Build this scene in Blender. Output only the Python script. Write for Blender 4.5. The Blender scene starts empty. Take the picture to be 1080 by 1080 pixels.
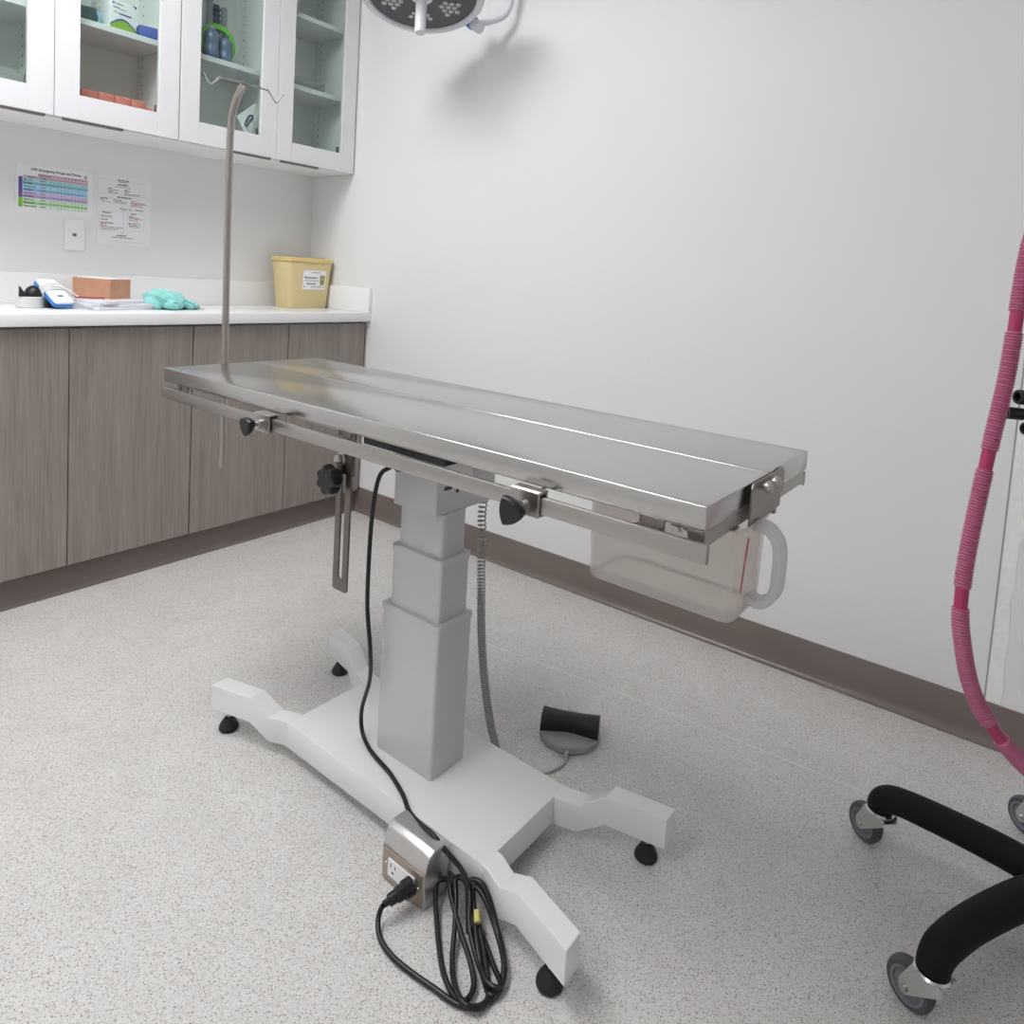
import bpy, bmesh, math, random
from mathutils import Vector, Matrix, Euler
random.seed(7)
PI = math.pi
scene = bpy.context.scene
COL = scene.collection

# ------------------------------------------------------------------ materials
def lin(c):
    return tuple(((v/255.0)/12.92 if v/255.0 <= .04045 else ((v/255.0+.055)/1.055)**2.4) for v in c) + (1.0,)

def mat(name, rgb, rough=.5, metal=0.0, spec=.5, **kw):
    m = bpy.data.materials.new(name); m.use_nodes = True
    b = m.node_tree.nodes['Principled BSDF']
    b.inputs['Base Color'].default_value = lin(rgb)
    b.inputs['Roughness'].default_value = rough
    b.inputs['Metallic'].default_value = metal
    b.inputs['Specular IOR Level'].default_value = spec
    for k, v in kw.items():
        b.inputs[k].default_value = v
    return m

def N(m, t, **kw):
    n = m.node_tree.nodes.new(t)
    for k, v in kw.items():
        if hasattr(n, k): setattr(n, k, v)
        else: n.inputs[k].default_value = v
    return n

def LK(m, a, b): m.node_tree.links.new(a, b)

def coords(m, scale=(1, 1, 1)):
    tc = N(m, 'ShaderNodeTexCoord'); mp = N(m, 'ShaderNodeMapping')
    mp.inputs['Scale'].default_value = scale
    LK(m, tc.outputs['Object'], mp.inputs['Vector'])
    return mp.outputs['Vector']

def ramp(m, src, stops, interp='LINEAR'):
    r = N(m, 'ShaderNodeValToRGB'); cr = r.color_ramp; cr.interpolation = interp
    while len(cr.elements) < len(stops): cr.elements.new(.5)
    for e, (p, c) in zip(cr.elements, stops):
        e.position = p; e.color = c if len(c) == 4 else lin(c)
    LK(m, src, r.inputs['Fac'])
    return r.outputs['Color']

def bsdf(m): return m.node_tree.nodes['Principled BSDF']

def bump(m, src, strength=.1, dist=.001):
    b = N(m, 'ShaderNodeBump'); b.inputs['Strength'].default_value = strength; b.inputs['Distance'].default_value = dist
    LK(m, src, b.inputs['Height']); LK(m, b.outputs['Normal'], bsdf(m).inputs['Normal'])

def noise(m, vec, scale=1, detail=3, rough=.5, dist=0):
    n = N(m, 'ShaderNodeTexNoise')
    n.inputs['Scale'].default_value = scale; n.inputs['Detail'].default_value = detail
    n.inputs['Roughness'].default_value = rough; n.inputs['Distortion'].default_value = dist
    LK(m, vec, n.inputs['Vector'])
    return n.outputs['Fac']

def painted(name, rgb, rough=.5, var=3, scale=6):
    m = mat(name, rgb, rough)
    f = noise(m, coords(m), scale, 4)
    c = ramp(m, f, [(.3, tuple(max(0, v-var) for v in rgb)), (.7, tuple(min(255, v+var) for v in rgb))])
    LK(m, c, bsdf(m).inputs['Base Color'])
    return m

def brushed(name, rgb, rough, scale):
    m = mat(name, rgb, rough, 1.0)
    f = noise(m, coords(m, scale), 1, 4, .6)
    c = ramp(m, f, [(.25, tuple(v-3 for v in rgb)), (.75, tuple(min(255, v+3) for v in rgb))])
    LK(m, c, bsdf(m).inputs['Base Color'])
    r = N(m, 'ShaderNodeMapRange'); r.inputs['To Min'].default_value = rough-.03; r.inputs['To Max'].default_value = rough+.05
    LK(m, f, r.inputs['Value']); LK(m, r.outputs['Result'], bsdf(m).inputs['Roughness'])
    return m

M = {}
M['wall'] = painted('wall_paint', (233, 233, 233), .55, 1, 3)
M['ceiling'] = painted('ceiling_paint', (236, 236, 235), .8, 2)
M['white_lam'] = painted('white_laminate', (226, 226, 229), .38, 1)
M['cab_in'] = painted('cabinet_interior', (240, 241, 239), .5, 1)
M['worktop'] = painted('white_worktop', (240, 240, 241), .25, 1)
M['base_vinyl'] = painted('taupe_cove_base', (122, 110, 105), .3, 3)
M['powder'] = painted('white_powder_coat', (228, 228, 229), .35, 1)
M['column'] = painted('silver_painted_aluminium', (200, 201, 200), .42, 2)
M['head_grey'] = painted('light_grey_steel', (206, 206, 204), .45, 2)
M['steel'] = brushed('brushed_steel_top', (196, 194, 192), .20, (2, 90, 90))
M['steel_bar'] = brushed('brushed_steel_rail', (178, 174, 170), .33, (4, 200, 200))
M['steel_dark'] = brushed('brushed_steel_bracket', (150, 143, 138), .36, (120, 120, 4))
M['chrome'] = mat('zinc_plated_steel', (205, 208, 206), .22, 1.0)
M['screw'] = mat('steel_screw', (190, 186, 182), .3, 1.0)
M['black_plastic'] = painted('black_plastic', (22, 22, 23), .42, 2, 40)
M['black_rubber'] = painted('black_rubber', (20, 20, 20), .55, 2, 40)
M['cable'] = painted('black_cable_sheath', (17, 17, 18), .38, 1, 30)
M['black_arm'] = painted('black_textured_paint', (11, 11, 11), .65, 2, 60); bsdf(M['black_arm']).inputs['Specular IOR Level'].default_value = .25
M['wheel'] = painted('dark_grey_tyre', (74, 75, 78), .5, 3, 30)
M['wheel_hub'] = painted('grey_wheel_hub', (116, 119, 126), .45, 2, 30)
M['grey_plastic'] = painted('grey_plastic', (150, 150, 148), .5, 3, 30)
M['coil'] = painted('grey_coil_cable', (158, 159, 158), .4, 3, 30)
M['pull'] = mat('dark_nickel_pull', (116, 109, 106), .4, .6)
M['dark_line'] = mat('dark_gap', (30, 28, 27), .8)
M['hole'] = mat('dark_hole', (70, 72, 74), .8)
M['paper'] = painted('white_paper', (240, 240, 243), .6, 1)
M['paper_grey'] = painted('stacked_paper', (222, 222, 229), .6, 2, 20)
M['tub'] = painted('tub_plastic', (214, 214, 211), .4, 2)
M['ivory'] = painted('white_wall_plate', (240, 240, 241), .3, 1)
M['cardboard'] = painted('brown_cardboard', (196, 146, 116), .7, 5, 30)
M['card_in'] = painted('cardboard_inside', (205, 170, 145), .7, 3)
M['yellow'] = painted('sharps_yellow', (222, 203, 152), .4, 3)
M['yellow_rim'] = painted('sharps_rim_yellow', (228, 202, 132), .35, 2)
M['teal'] = painted('teal_cloth', (150, 216, 211), .85, 7, 60)
M['coral'] = painted('coral_wrap', (222, 132, 118), .75, 8, 80)
M['blue'] = mat('blue_plastic', (52, 128, 205), .4)
M['blue_box'] = painted('blue_carton', (58, 84, 168), .5, 4)
M['light_blue'] = painted('pale_blue_wrap', (150, 205, 228), .4, 6)
M['dark_bag'] = painted('dark_green_pouch', (70, 90, 92), .4, 10, 40)
M['lime'] = painted('lime_plastic', (112, 206, 40), .4, 4)
M['slate'] = painted('slate_blue_bottle', (92, 112, 142), .25, 8, 20)
M['navy'] = painted('navy_blue_rubber', (38, 66, 110), .35, 4)
M['greytube'] = painted('grey_tube', (150, 156, 160), .35, 4)
M['ink'] = mat('black_ink', (52, 50, 54), .7)
M['ink_mid'] = mat('grey_ink', (122, 122, 132), .7)
M['ink_line'] = mat('pale_rule_ink', (186, 188, 202), .7)
M['ink_red'] = mat('red_ink', (214, 120, 118), .7)
M['red_pencil'] = mat('red_pencil', (160, 60, 55), .5)
M['tan_cord'] = mat('tan_rubber', (205, 170, 135), .6)
M['lamp_white'] = painted('lamp_white_enamel', (222, 224, 230), .3, 1)
M['lamp_dark'] = mat('lamp_dark_lens_cover', (78, 78, 82), .3)
M['lamp_lens'] = mat('clear_lamp_lens', (200, 205, 210), .1, .3)
M['lamp_blue'] = mat('blue_joint_ring', (70, 130, 200), .4)
M['tape_yellow'] = mat('yellow_tag', (205, 195, 120), .6)

def paper_ink(name, rgb): return mat(name, rgb, .6)

# floor: speckled sheet vinyl
m = mat('speckled_vinyl', (196, 192, 187), .42); M['floor'] = m
v = coords(m)
def speckle(scale, stops, size, keep):
    vo = N(m, 'ShaderNodeTexVoronoi'); vo.inputs['Scale'].default_value = scale; LK(m, v, vo.inputs['Vector'])
    sp = N(m, 'ShaderNodeSeparateColor'); LK(m, vo.outputs['Color'], sp.inputs['Color'])
    c = ramp(m, sp.outputs['Red'], stops, 'CONSTANT')
    a = N(m, 'ShaderNodeMath', operation='LESS_THAN'); LK(m, vo.outputs['Distance'], a.inputs[0]); a.inputs[1].default_value = size
    b = N(m, 'ShaderNodeMath', operation='GREATER_THAN'); LK(m, sp.outputs['Green'], b.inputs[0]); b.inputs[1].default_value = 1-keep
    k = N(m, 'ShaderNodeMath', operation='MULTIPLY'); LK(m, a.outputs[0], k.inputs[0]); LK(m, b.outputs[0], k.inputs[1])
    return c, k.outputs[0]
def over(base, top, fac):
    mx = N(m, 'ShaderNodeMix', data_type='RGBA'); LK(m, fac, mx.inputs['Factor']); LK(m, base, mx.inputs[6]); LK(m, top, mx.inputs[7])
    return mx.outputs[2]
c0 = ramp(m, noise(m, v, 9, 4), [(.35, (205, 203, 201)), (.65, (212, 210, 208))])
c1, k1 = speckle(430, [(0, (224, 223, 222)), (.35, (182, 178, 175)), (.7, (194, 189, 185))], .50, .62)
c2, k2 = speckle(330, [(0, (160, 138, 128)), (.45, (140, 132, 128)), (.75, (172, 154, 144)), (.95, (112, 102, 99))], .42, .24)
LK(m, over(over(c0, c1, k1), c2, k2), bsdf(m).inputs['Base Color'])
M['weld'] = mat('floor_weld_seam', (224, 221, 217), .4)

# greige wood-grain laminate, grain runs up
m = mat('greige_wood_laminate', (150, 140, 133), .5); M['wood'] = m
f1 = noise(m, coords(m, (26, 26, 1.1)), 1, 6, .6, .6)
f2 = noise(m, coords(m, (190, 190, 5)), 1, 4, .6)
f3 = noise(m, coords(m, (6, 6, .5)), 1, 3, .5, 1.5)
wv = N(m, 'ShaderNodeMath', operation='MULTIPLY'); LK(m, f3, wv.inputs[0]); wv.inputs[1].default_value = 34
sn = N(m, 'ShaderNodeMath', operation='SINE'); LK(m, wv.outputs[0], sn.inputs[0])
def madd(a, k, b=None, c=0.0):
    n = N(m, 'ShaderNodeMath', operation='MULTIPLY_ADD'); LK(m, a, n.inputs[0]); n.inputs[1].default_value = k
    if b is None: n.inputs[2].default_value = c
    else: LK(m, b, n.inputs[2])
    return n.outputs[0]
tot = madd(f2, .55, madd(f1, .5, madd(sn.outputs[0], .035)))
cw = ramp(m, tot, [(.30, (120, 111, 105)), (.50, (143, 134, 128)), (.62, (151, 142, 136)), (.80, (165, 156, 150))])
LK(m, cw, bsdf(m).inputs['Base Color'])

# thin glass pane: clear with a faint green tint and surface reflection
def thin_glass(name, tint, f0=.06):
    m = bpy.data.materials.new(name); m.use_nodes = True
    nt = m.node_tree; nt.nodes.clear()
    out = N(m, 'ShaderNodeOutputMaterial'); tr = N(m, 'ShaderNodeBsdfTransparent'); gl = N(m, 'ShaderNodeBsdfGlossy'); mxx = N(m, 'ShaderNodeMixShader')
    tr.inputs['Color'].default_value = lin(tint); gl.inputs['Roughness'].default_value = .02
    lw = N(m, 'ShaderNodeLayerWeight'); lw.inputs['Blend'].default_value = .5
    pw = N(m, 'ShaderNodeMath', operation='POWER'); LK(m, lw.outputs['Facing'], pw.inputs[0]); pw.inputs[1].default_value = 5
    fr = N(m, 'ShaderNodeMath', operation='MULTIPLY_ADD'); LK(m, pw.outputs[0], fr.inputs[0]); fr.inputs[1].default_value = .96; fr.inputs[2].default_value = .035
    LK(m, fr.outputs[0], mxx.inputs[0]); LK(m, tr.outputs[0], mxx.inputs[1]); LK(m, gl.outputs[0], mxx.inputs[2]); LK(m, mxx.outputs[0], out.inputs['Surface'])
    return m
M['glass'] = thin_glass('cabinet_glass', (245, 250, 248))
def milky(name, rgb, clear=.5, rough=.25):
    m = bpy.data.materials.new(name); m.use_nodes = True
    nt = m.node_tree; nt.nodes.clear()
    out = N(m, 'ShaderNodeOutputMaterial'); tr = N(m, 'ShaderNodeBsdfTransparent'); tl = N(m, 'ShaderNodeBsdfTranslucent'); df = N(m, 'ShaderNodeBsdfPrincipled')
    tr.inputs['Color'].default_value = lin((250, 247, 245)); tl.inputs['Color'].default_value = lin(rgb); df.inputs['Base Color'].default_value = lin(rgb); df.inputs['Roughness'].default_value = rough
    a = N(m, 'ShaderNodeMixShader'); a.inputs[0].default_value = .5; LK(m, tl.outputs[0], a.inputs[1]); LK(m, df.outputs[0], a.inputs[2])
    b = N(m, 'ShaderNodeMixShader'); b.inputs[0].default_value = clear; LK(m, a.outputs[0], b.inputs[1]); LK(m, tr.outputs[0], b.inputs[2]); LK(m, b.outputs[0], out.inputs['Surface'])
    return m
M['milky'] = milky('frosted_polypropylene', (248, 247, 246), .71)
M['milky_edge'] = milky('frosted_polypropylene_thick', (228, 229, 232), .38)
M['clear_plastic'] = milky('clear_plastic', (225, 235, 235), .80)
M['red_mark'] = milky('red_graduation', (220, 130, 135), .2)
M['hose_pink'] = mat('magenta_corrugated_hose', (174, 92, 126), .42, 0, .5)
M['hose_cuff'] = mat('magenta_hose_smooth', (166, 48, 96), .32, 0, .5)
m = bpy.data.materials.new('light_diffuser'); m.use_nodes = True; m.node_tree.nodes.clear()
_e = N(m, 'ShaderNodeEmission'); _e.inputs['Color'].default_value = (.985, .992, 1, 1); _e.inputs['Strength'].default_value = 20.0
_o = N(m, 'ShaderNodeOutputMaterial'); LK(m, _e.outputs[0], _o.inputs['Surface']); M['diffuser'] = m

# ------------------------------------------------------------------ mesh builder
def frame_from(d):
    d = Vector(d).normalized()
    a = Vector((0, 0, 1)) if abs(d.z) < .9 else Vector((1, 0, 0))
    x = a.cross(d).normalized(); y = d.cross(x)
    return x, y, d

class MB:
    def __init__(s): s.v = []; s.f = []; s.mi = []; s.X = None; s.slot = 0
    def add(s, vs, fs, X=None):
        o = len(s.v)
        for p in vs:
            p = Vector(p)
            if X is not None: p = X @ p
            if s.X is not None: p = s.X @ p
            s.v.append(p)
        for f in fs: s.f.append([i+o for i in f]); s.mi.append(s.slot)
        return s
    def bm(s, bm, X=None):
        bm.verts.ensure_lookup_table(); bm.verts.index_update()
        s.add([v.co.copy() for v in bm.verts], [[v.index for v in f.verts] for f in bm.faces], X); bm.free()
        return s
    def box(s, x0, x1, y0, y1, z0, z1, bev=0, seg=2, X=None):
        bm = bmesh.new(); bmesh.ops.create_cube(bm, size=1)
        for v in bm.verts:
            v.co = Vector(((x0+x1)/2+v.co.x*(x1-x0), (y0+y1)/2+v.co.y*(y1-y0), (z0+z1)/2+v.co.z*(z1-z0)))
        if bev: bmesh.ops.bevel(bm, geom=list(bm.edges), offset=bev, segments=seg, affect='EDGES', profile=.5)
        return s.bm(bm, X)
    def cyl(s, p0, p1, r0, r1=None, seg=24, caps=True, bev=0):
        r1 = r0 if r1 is None else r1
        p0 = Vector(p0); p1 = Vector(p1); x, y, d = frame_from(p1-p0); L = (p1-p0).length
        if bev:
            return s.lathe([(0, 0), (r0-bev, 0), (r0-bev*.3, bev*.3), (r0, bev), (r1, L-bev), (r1-bev*.3, L-bev*.3), (r1-bev, L), (0, L)], p0, d, seg)
        vs = []
        for p, r in ((p0, r0), (p1, r1)):
            for i in range(seg):
                a = 2*PI*i/seg; vs.append(p+x*r*math.cos(a)+y*r*math.sin(a))
        fs = [[i, (i+1) % seg, seg+(i+1) % seg, seg+i] for i in range(seg)]
        if caps: fs += [list(range(seg))[::-1], list(range(seg, 2*seg))]
        return s.add(vs, fs)
    def lathe(s, prof, origin=(0, 0, 0), axis=(0, 0, 1), seg=32, sx=1, sy=1):
        x, y, d = frame_from(axis); o = Vector(origin); vs = []; fs = []; rings = []
        for r, h in prof:
            if r <= 1e-7: rings.append([len(vs)]); vs.append(o+d*h)
            else:
                rings.append(list(range(len(vs), len(vs)+seg)))
                for i in range(seg):
                    a = 2*PI*i/seg; vs.append(o+d*h+x*r*sx*math.cos(a)+y*r*sy*math.sin(a))
        for A, B in zip(rings, rings[1:]):
            if len(A) == 1 and len(B) == 1: continue
            for i in range(seg):
                j = (i+1) % seg
                if len(A) == 1: fs.append([A[0], B[j], B[i]])
                elif len(B) == 1: fs.append([A[i], A[j], B[0]])
                else: fs.append([A[i], A[j], B[j], B[i]])
        return s.add(vs, fs)
    def tube(s, pts, r, seg=10, closed=False, caps=True):
        pts = [Vector(p) for p in pts]; n = len(pts)
        R = r if callable(r) else (lambda i: r)
        T = []
        for i in range(n):
            a = pts[(i-1) % n] if (closed or i > 0) else pts[i]; b = pts[(i+1) % n] if (closed or i < n-1) else pts[i]
            T.append((b-a).normalized())
        x, y, _ = frame_from(T[0]); vs = []; fs = []
        for i in range(n):
            x = (x-T[i]*x.dot(T[i])).normalized(); y = T[i].cross(x)
            for k in range(seg):
                a = 2*PI*k/seg; vs.append(pts[i]+x*R(i)*math.cos(a)+y*R(i)*math.sin(a))
        for i in range(n if closed else n-1):
            j = (i+1) % n
            for k in range(seg):
                l = (k+1) % seg; fs.append([i*seg+k, i*seg+l, j*seg+l, j*seg+k])
        if caps and not closed: fs += [list(range(seg))[::-1], list(range((n-1)*seg, n*seg))]
        return s.add(vs, fs)
    def prism(s, poly, X, h, bev=0, seg=2):
        """poly in the XY plane of X, extruded h along its Z"""
        bm = bmesh.new(); vs = [bm.verts.new((p[0], p[1], 0)) for p in poly]; f = bm.faces.new(vs)
        r = bmesh.ops.extrude_face_region(bm, geom=[f])
        for e in r['geom']:
            if isinstance(e, bmesh.types.BMVert): e.co.z += h
        bmesh.ops.recalc_face_normals(bm, faces=bm.faces)
        if bev: bmesh.ops.bevel(bm, geom=list(bm.edges), offset=bev, segments=seg, affect='EDGES', profile=.5)
        return s.bm(bm, X)
    def rect(s, X, x0, x1, y0, y1, z=0):
        return s.add([(x0, y0, z), (x1, y0, z), (x1, y1, z), (x0, y1, z)], [[0, 1, 2, 3]], X)
    def loft(s, rings, cap=True, closed=True):
        n = len(rings[0]); vs = [p for r in rings for p in r]; fs = []
        for i in range(len(rings)-1):
            for k in range(n):
                l = (k+1) % n; fs.append([i*n+k, i*n+l, (i+1)*n+l, (i+1)*n+k])
        if cap: fs += [list(range(n))[::-1], list(range((len(rings)-1)*n, len(rings)*n))]
        return s.add(vs, fs)
    def text(s, txt, X, size, align='LEFT', thick=0):
        cu = bpy.data.curves.new('t', 'FONT'); cu.body = txt; cu.size = size; cu.align_x = align; cu.resolution_u = 2; cu.offset = size*.028
        o = bpy.data.objects.new('t', cu); COL.objects.link(o)
        dg = bpy.context.evaluated_depsgraph_get(); me = bpy.data.meshes.new_from_object(o.evaluated_get(dg))
        s.add([v.co.copy() for v in me.vertices], [list(p.vertices) for p in me.polygons], X)
        bpy.data.objects.remove(o); bpy.data.curves.remove(cu); bpy.data.meshes.remove(me)
        return s
    def build(s, name, mats, parent=None, smooth=35, sub=0, bevel=0):
        me = bpy.data.meshes.new(name); me.from_pydata([tuple(p) for p in s.v], [], s.f)
        if not isinstance(mats, (list, tuple)): mats = [mats]
        for mm in mats: me.materials.append(mm)
        if len(mats) > 1: me.polygons.foreach_set('material_index', s.mi)
        bm = bmesh.new(); bm.from_mesh(me); bmesh.ops.recalc_face_normals(bm, faces=bm.faces); bm.to_mesh(me); bm.free()
        if smooth:
            me.polygons.foreach_set('use_smooth', [True]*len(me.polygons)); me.set_sharp_from_angle(angle=math.radians(smooth))
        o = bpy.data.objects.new(name, me); COL.objects.link(o)
        if parent is not None: o.parent = parent
        if sub:
            md = o.modifiers.new('sub', 'SUBSURF'); md.levels = sub; md.render_levels = sub
        return o

def tag(o, label=None, cat=None, group=None, kind=None):
    if label: o['label'] = label
    if cat: o['category'] = cat
    if group: o['group'] = group
    if kind: o['kind'] = kind
    return o
def thing(name, label, cat, loc=(0, 0, 0), rz=0, group=None, rot=None):
    o = bpy.data.objects.new(name, None); o.empty_display_size = .05; COL.objects.link(o)
    o.location = loc; o.rotation_euler = rot if rot else (0, 0, rz)
    return tag(o, label, cat, group)
def spline(P, n=12, closed=False):
    P = [Vector(p) for p in P]; out = []; L = len(P)
    for i in range(L if closed else L-1):
        if closed: a, b, c, d = P[(i-1) % L], P[i], P[(i+1) % L], P[(i+2) % L]
        else: a, b, c, d = P[max(i-1, 0)], P[i], P[i+1], P[min(i+2, L-1)]
        for k in range(n):
            t = k/n
            out.append(.5*((2*b)+(c-a)*t+(2*a-5*b+4*c-d)*t*t+(3*b-a-3*c+d)*t**3))
    if not closed: out.append(P[-1])
    return out
def resample(pts, step):
    out = [pts[0]]; acc = 0; S = [0]
    for a, b in zip(pts, pts[1:]): S.append(S[-1]+(b-a).length)
    n = max(2, int(S[-1]/step)); j = 0; out = []
    for k in range(n+1):
        s = S[-1]*k/n
        while j < len(S)-2 and S[j+1] < s: j += 1
        t = (s-S[j])/max(1e-9, S[j+1]-S[j]); out.append(pts[j].lerp(pts[j+1], min(1, max(0, t))))
    return out, S[-1]
def rrect(w, h, r, n=5):
    out = []
    for cx, cy, a0 in ((w/2-r, h/2-r, 0), (-w/2+r, h/2-r, 90), (-w/2+r, -h/2+r, 180), (w/2-r, -h/2+r, 270)):
        for k in range(n+1):
            a = math.radians(a0+90*k/n); out.append((cx+r*math.cos(a), cy+r*math.sin(a)))
    return out
def XF(o, x, y, z): # columns
    return Matrix(((x[0], y[0], z[0], o[0]), (x[1], y[1], z[1], o[1]), (x[2], y[2], z[2], o[2]), (0, 0, 0, 1)))

# ------------------------------------------------------------------ camera (shift lens, horizon level corrected in the photo)
CAM = (2.873059, -2.115865, 1.108964); YAW, PITCH, ROLL, F, PX, PY = .636831, -.0792523, .0621351, 741.34, 552.46, 352.72
f = Vector((-math.sin(YAW)*math.cos(PITCH), math.cos(YAW)*math.cos(PITCH), math.sin(PITCH)))
r = f.cross(Vector((0, 0, 1))).normalized(); u = r.cross(f)
r2 = r*math.cos(ROLL)+u*math.sin(ROLL); u2 = -r*math.sin(ROLL)+u*math.cos(ROLL)
cd = bpy.data.cameras.new('camera'); co = bpy.data.objects.new('camera', cd); COL.objects.link(co)
co.matrix_world = XF(CAM, r2, u2, -f)
cd.sensor_width = 36; cd.lens = F*36/1080; cd.shift_x = (540-PX)/1080; cd.shift_y = (PY-540)/1080; cd.clip_start = .02
scene.camera = co

# ------------------------------------------------------------------ room shell
RX, RY, RZ = 5.0, -5.2, 2.74
def struct(name, mb, mm, label=None):
    return tag(mb.build(name, mm), label, None, None, 'structure')
struct('floor', MB().box(-.1, RX+.1, RY-.1, .1, -.1, 0), M['floor'])
struct('ceiling', MB().box(-.1, RX+.1, RY-.1, .1, RZ, RZ+.1), M['ceiling'])
struct('wall_left', MB().box(-.1, 0, RY-.1, .1, 0, RZ), M['wall'])
struct('wall_back', MB().box(0, RX, 0, .1, 0, RZ), M['wall'])
struct('wall_right', MB().box(RX, RX+.1, RY-.1, .1, 0, RZ), M['wall'])
struct('wall_front', MB().box(0, RX, RY-.1, RY, 0, RZ), M['wall'])
def cove(path_len, hgt):   # profile: (distance out of the wall, height)
    return [(0, 0), (.018, 0), (.019, .0025), (.0135, .005), (.009, .010), (.0055, .018), (.004, .03), (.004, hgt-.003), (.0025, hgt), (0, hgt)]
def cove_run(p0, p1, out, hgt):
    rings = []
    for p in (p0, p1):
        rings.append([Vector((p[0]+out[0]*d, p[1]+out[1]*d, h)) for d, h in cove(1, hgt)])
    return MB().loft(rings)
struct('baseboard_back', cove_run((.40, 0), (RX, 0), (0, -1), .110), M['base_vinyl'])
struct('baseboard_left', cove_run((.3945, -1.60), (.3945, -.004), (1, 0), .098), M['base_vinyl'])
# corner-bead seam running up the back wall, with a ragged painted edge
mb = MB(); random.seed(3)
L0, L1 = [], []
for i in range(60):
    z = .112+i*(RZ-.112)/59
    L0.append(Vector((2.842, -.0025, z))); L1.append(Vector((2.874+.0025*math.sin(i*1.7)+random.uniform(-.004, .004), -.0012, z)))
vs = []; fs = []
for a, b in zip(L0, L1): vs += [a+Vector((0, .0025, 0)), a, b, b+Vector((0, .0012, 0))]
for i in range(59):
    for k in range(3): fs.append([i*4+k, i*4+k+1, i*4+k+5, i*4+k+4])
mb.add(vs, fs); M['caulk'] = painted('painted_caulk', (246, 246, 246), .3, 4, 60)
struct('trim_1', mb, M['caulk'])
mb = MB().box(2.8375, 2.8415, -.0012, .0, .112, RZ); M['groove'] = painted('seam_groove', (168, 165, 163), .7, 4, 80)
struct('trim_2', mb, M['groove'])
# welded seam line in the sheet floor
mb = MB(); pts = [(1.2, -.545), (1.547, -.507), (2.0, -.452), (2.218, -.434), (2.652, -.408), (4.2, -.36)]
vs = []; fs = []
for x, y in pts: vs += [(x, y-.0018, .0004), (x, y+.0018, .0004)]
for i in range(len(pts)-1): fs.append([2*i, 2*i+2, 2*i+3, 2*i+1])
struct('trim_3', mb.add(vs, fs), M['weld'])

# ceiling light panels
def ceiling_light(x, y, w, l, label):
    t = thing('ceiling_light', label, 'ceiling light', (x, y, RZ))
    fr = MB()
    for a in ((-w/2-.03, -w/2, -l/2-.03, l/2+.03), (w/2, w/2+.03, -l/2-.03, l/2+.03), (-w/2, w/2, -l/2-.03, -l/2), (-w/2, w/2, l/2, l/2+.03)):
        fr.box(a[0], a[1], a[2], a[3], -.014, -.0005, .002)
    fr.build('frame', M['lamp_white'], t)
    MB().box(-w/2, w/2, -l/2, l/2, -.008, -.002).build('diffuser', M['diffuser'], t)
ceiling_light(1.65, -2.30, .3, .7, 'narrow white ceiling light panel over the viewer, nearest the steel table')
ceiling_light(1.90, -3.60, .4, .9, 'white ceiling light panel behind the viewer, farthest from the bare wall')
ceiling_light(1.02, -1.68, .6, .9, 'white ceiling light panel between cabinets and steel table')

# ------------------------------------------------------------------ base cabinets and worktop
XD = .4305
def base_cabinet(y0, y1, label):
    t = thing('base_cabinet', label, 'cabinet', (0, (y0+y1)/2, 0)); c = (y0+y1)/2
    def bx(mb, *a, **k):
        a = list(a); a[2] -= c; a[3] -= c
        return mb.box(*a, **k)
    bx(MB(), .002, XD-.021, y0+.001, y1-.001, .098, .874).build('body', M['wood'], t)
    bx(MB(), .002, .392, y0+.001, y1-.001, .0, .0975).build('toe_kick', M['base_vinyl'], t)
    mid = (y0+y1)/2
    for a, b, side in ((y0+.0015, mid-.0015, 1), (mid+.0015, y1-.0015, -1)):
        d = bx(MB(), XD-.019, XD, a, b, .100, .8655, bev=.0008, seg=1).build('door', M['wood'], t)
        if side == 1: p0, p1 = b-.21, b-.025
        else: p0, p1 = a+.025, a+.21
        bx(MB(), XD-.012, XD+.004, p0, p1, .8655, .8695, bev=.0008, seg=1).build('edge_pull', M['pull'], d)
    return t
base_cabinet(-1.6, -.803, 'wood-grain base cabinet under the worktop, left of the table end')
base_cabinet(-.802, -.012, 'wood-grain base cabinet in the corner under the yellow container')
t = thing('countertop', 'long white worktop with low backsplash on the wood-grain cabinets', 'worktop', (0, 0, .874))
MB().box(.0005, .456, -1.62, -.0005, .0005, .040, .0025).build('slab', M['worktop'], t)
MB().box(.0005, .018, -1.62, -.0005, .0402, .1486, .0015).build('backsplash', M['worktop'], t)
MB().box(.0185, .455, -.018, -.0005, .0402, .1486, .0015).build('side_splash', M['worktop'], t)

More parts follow.
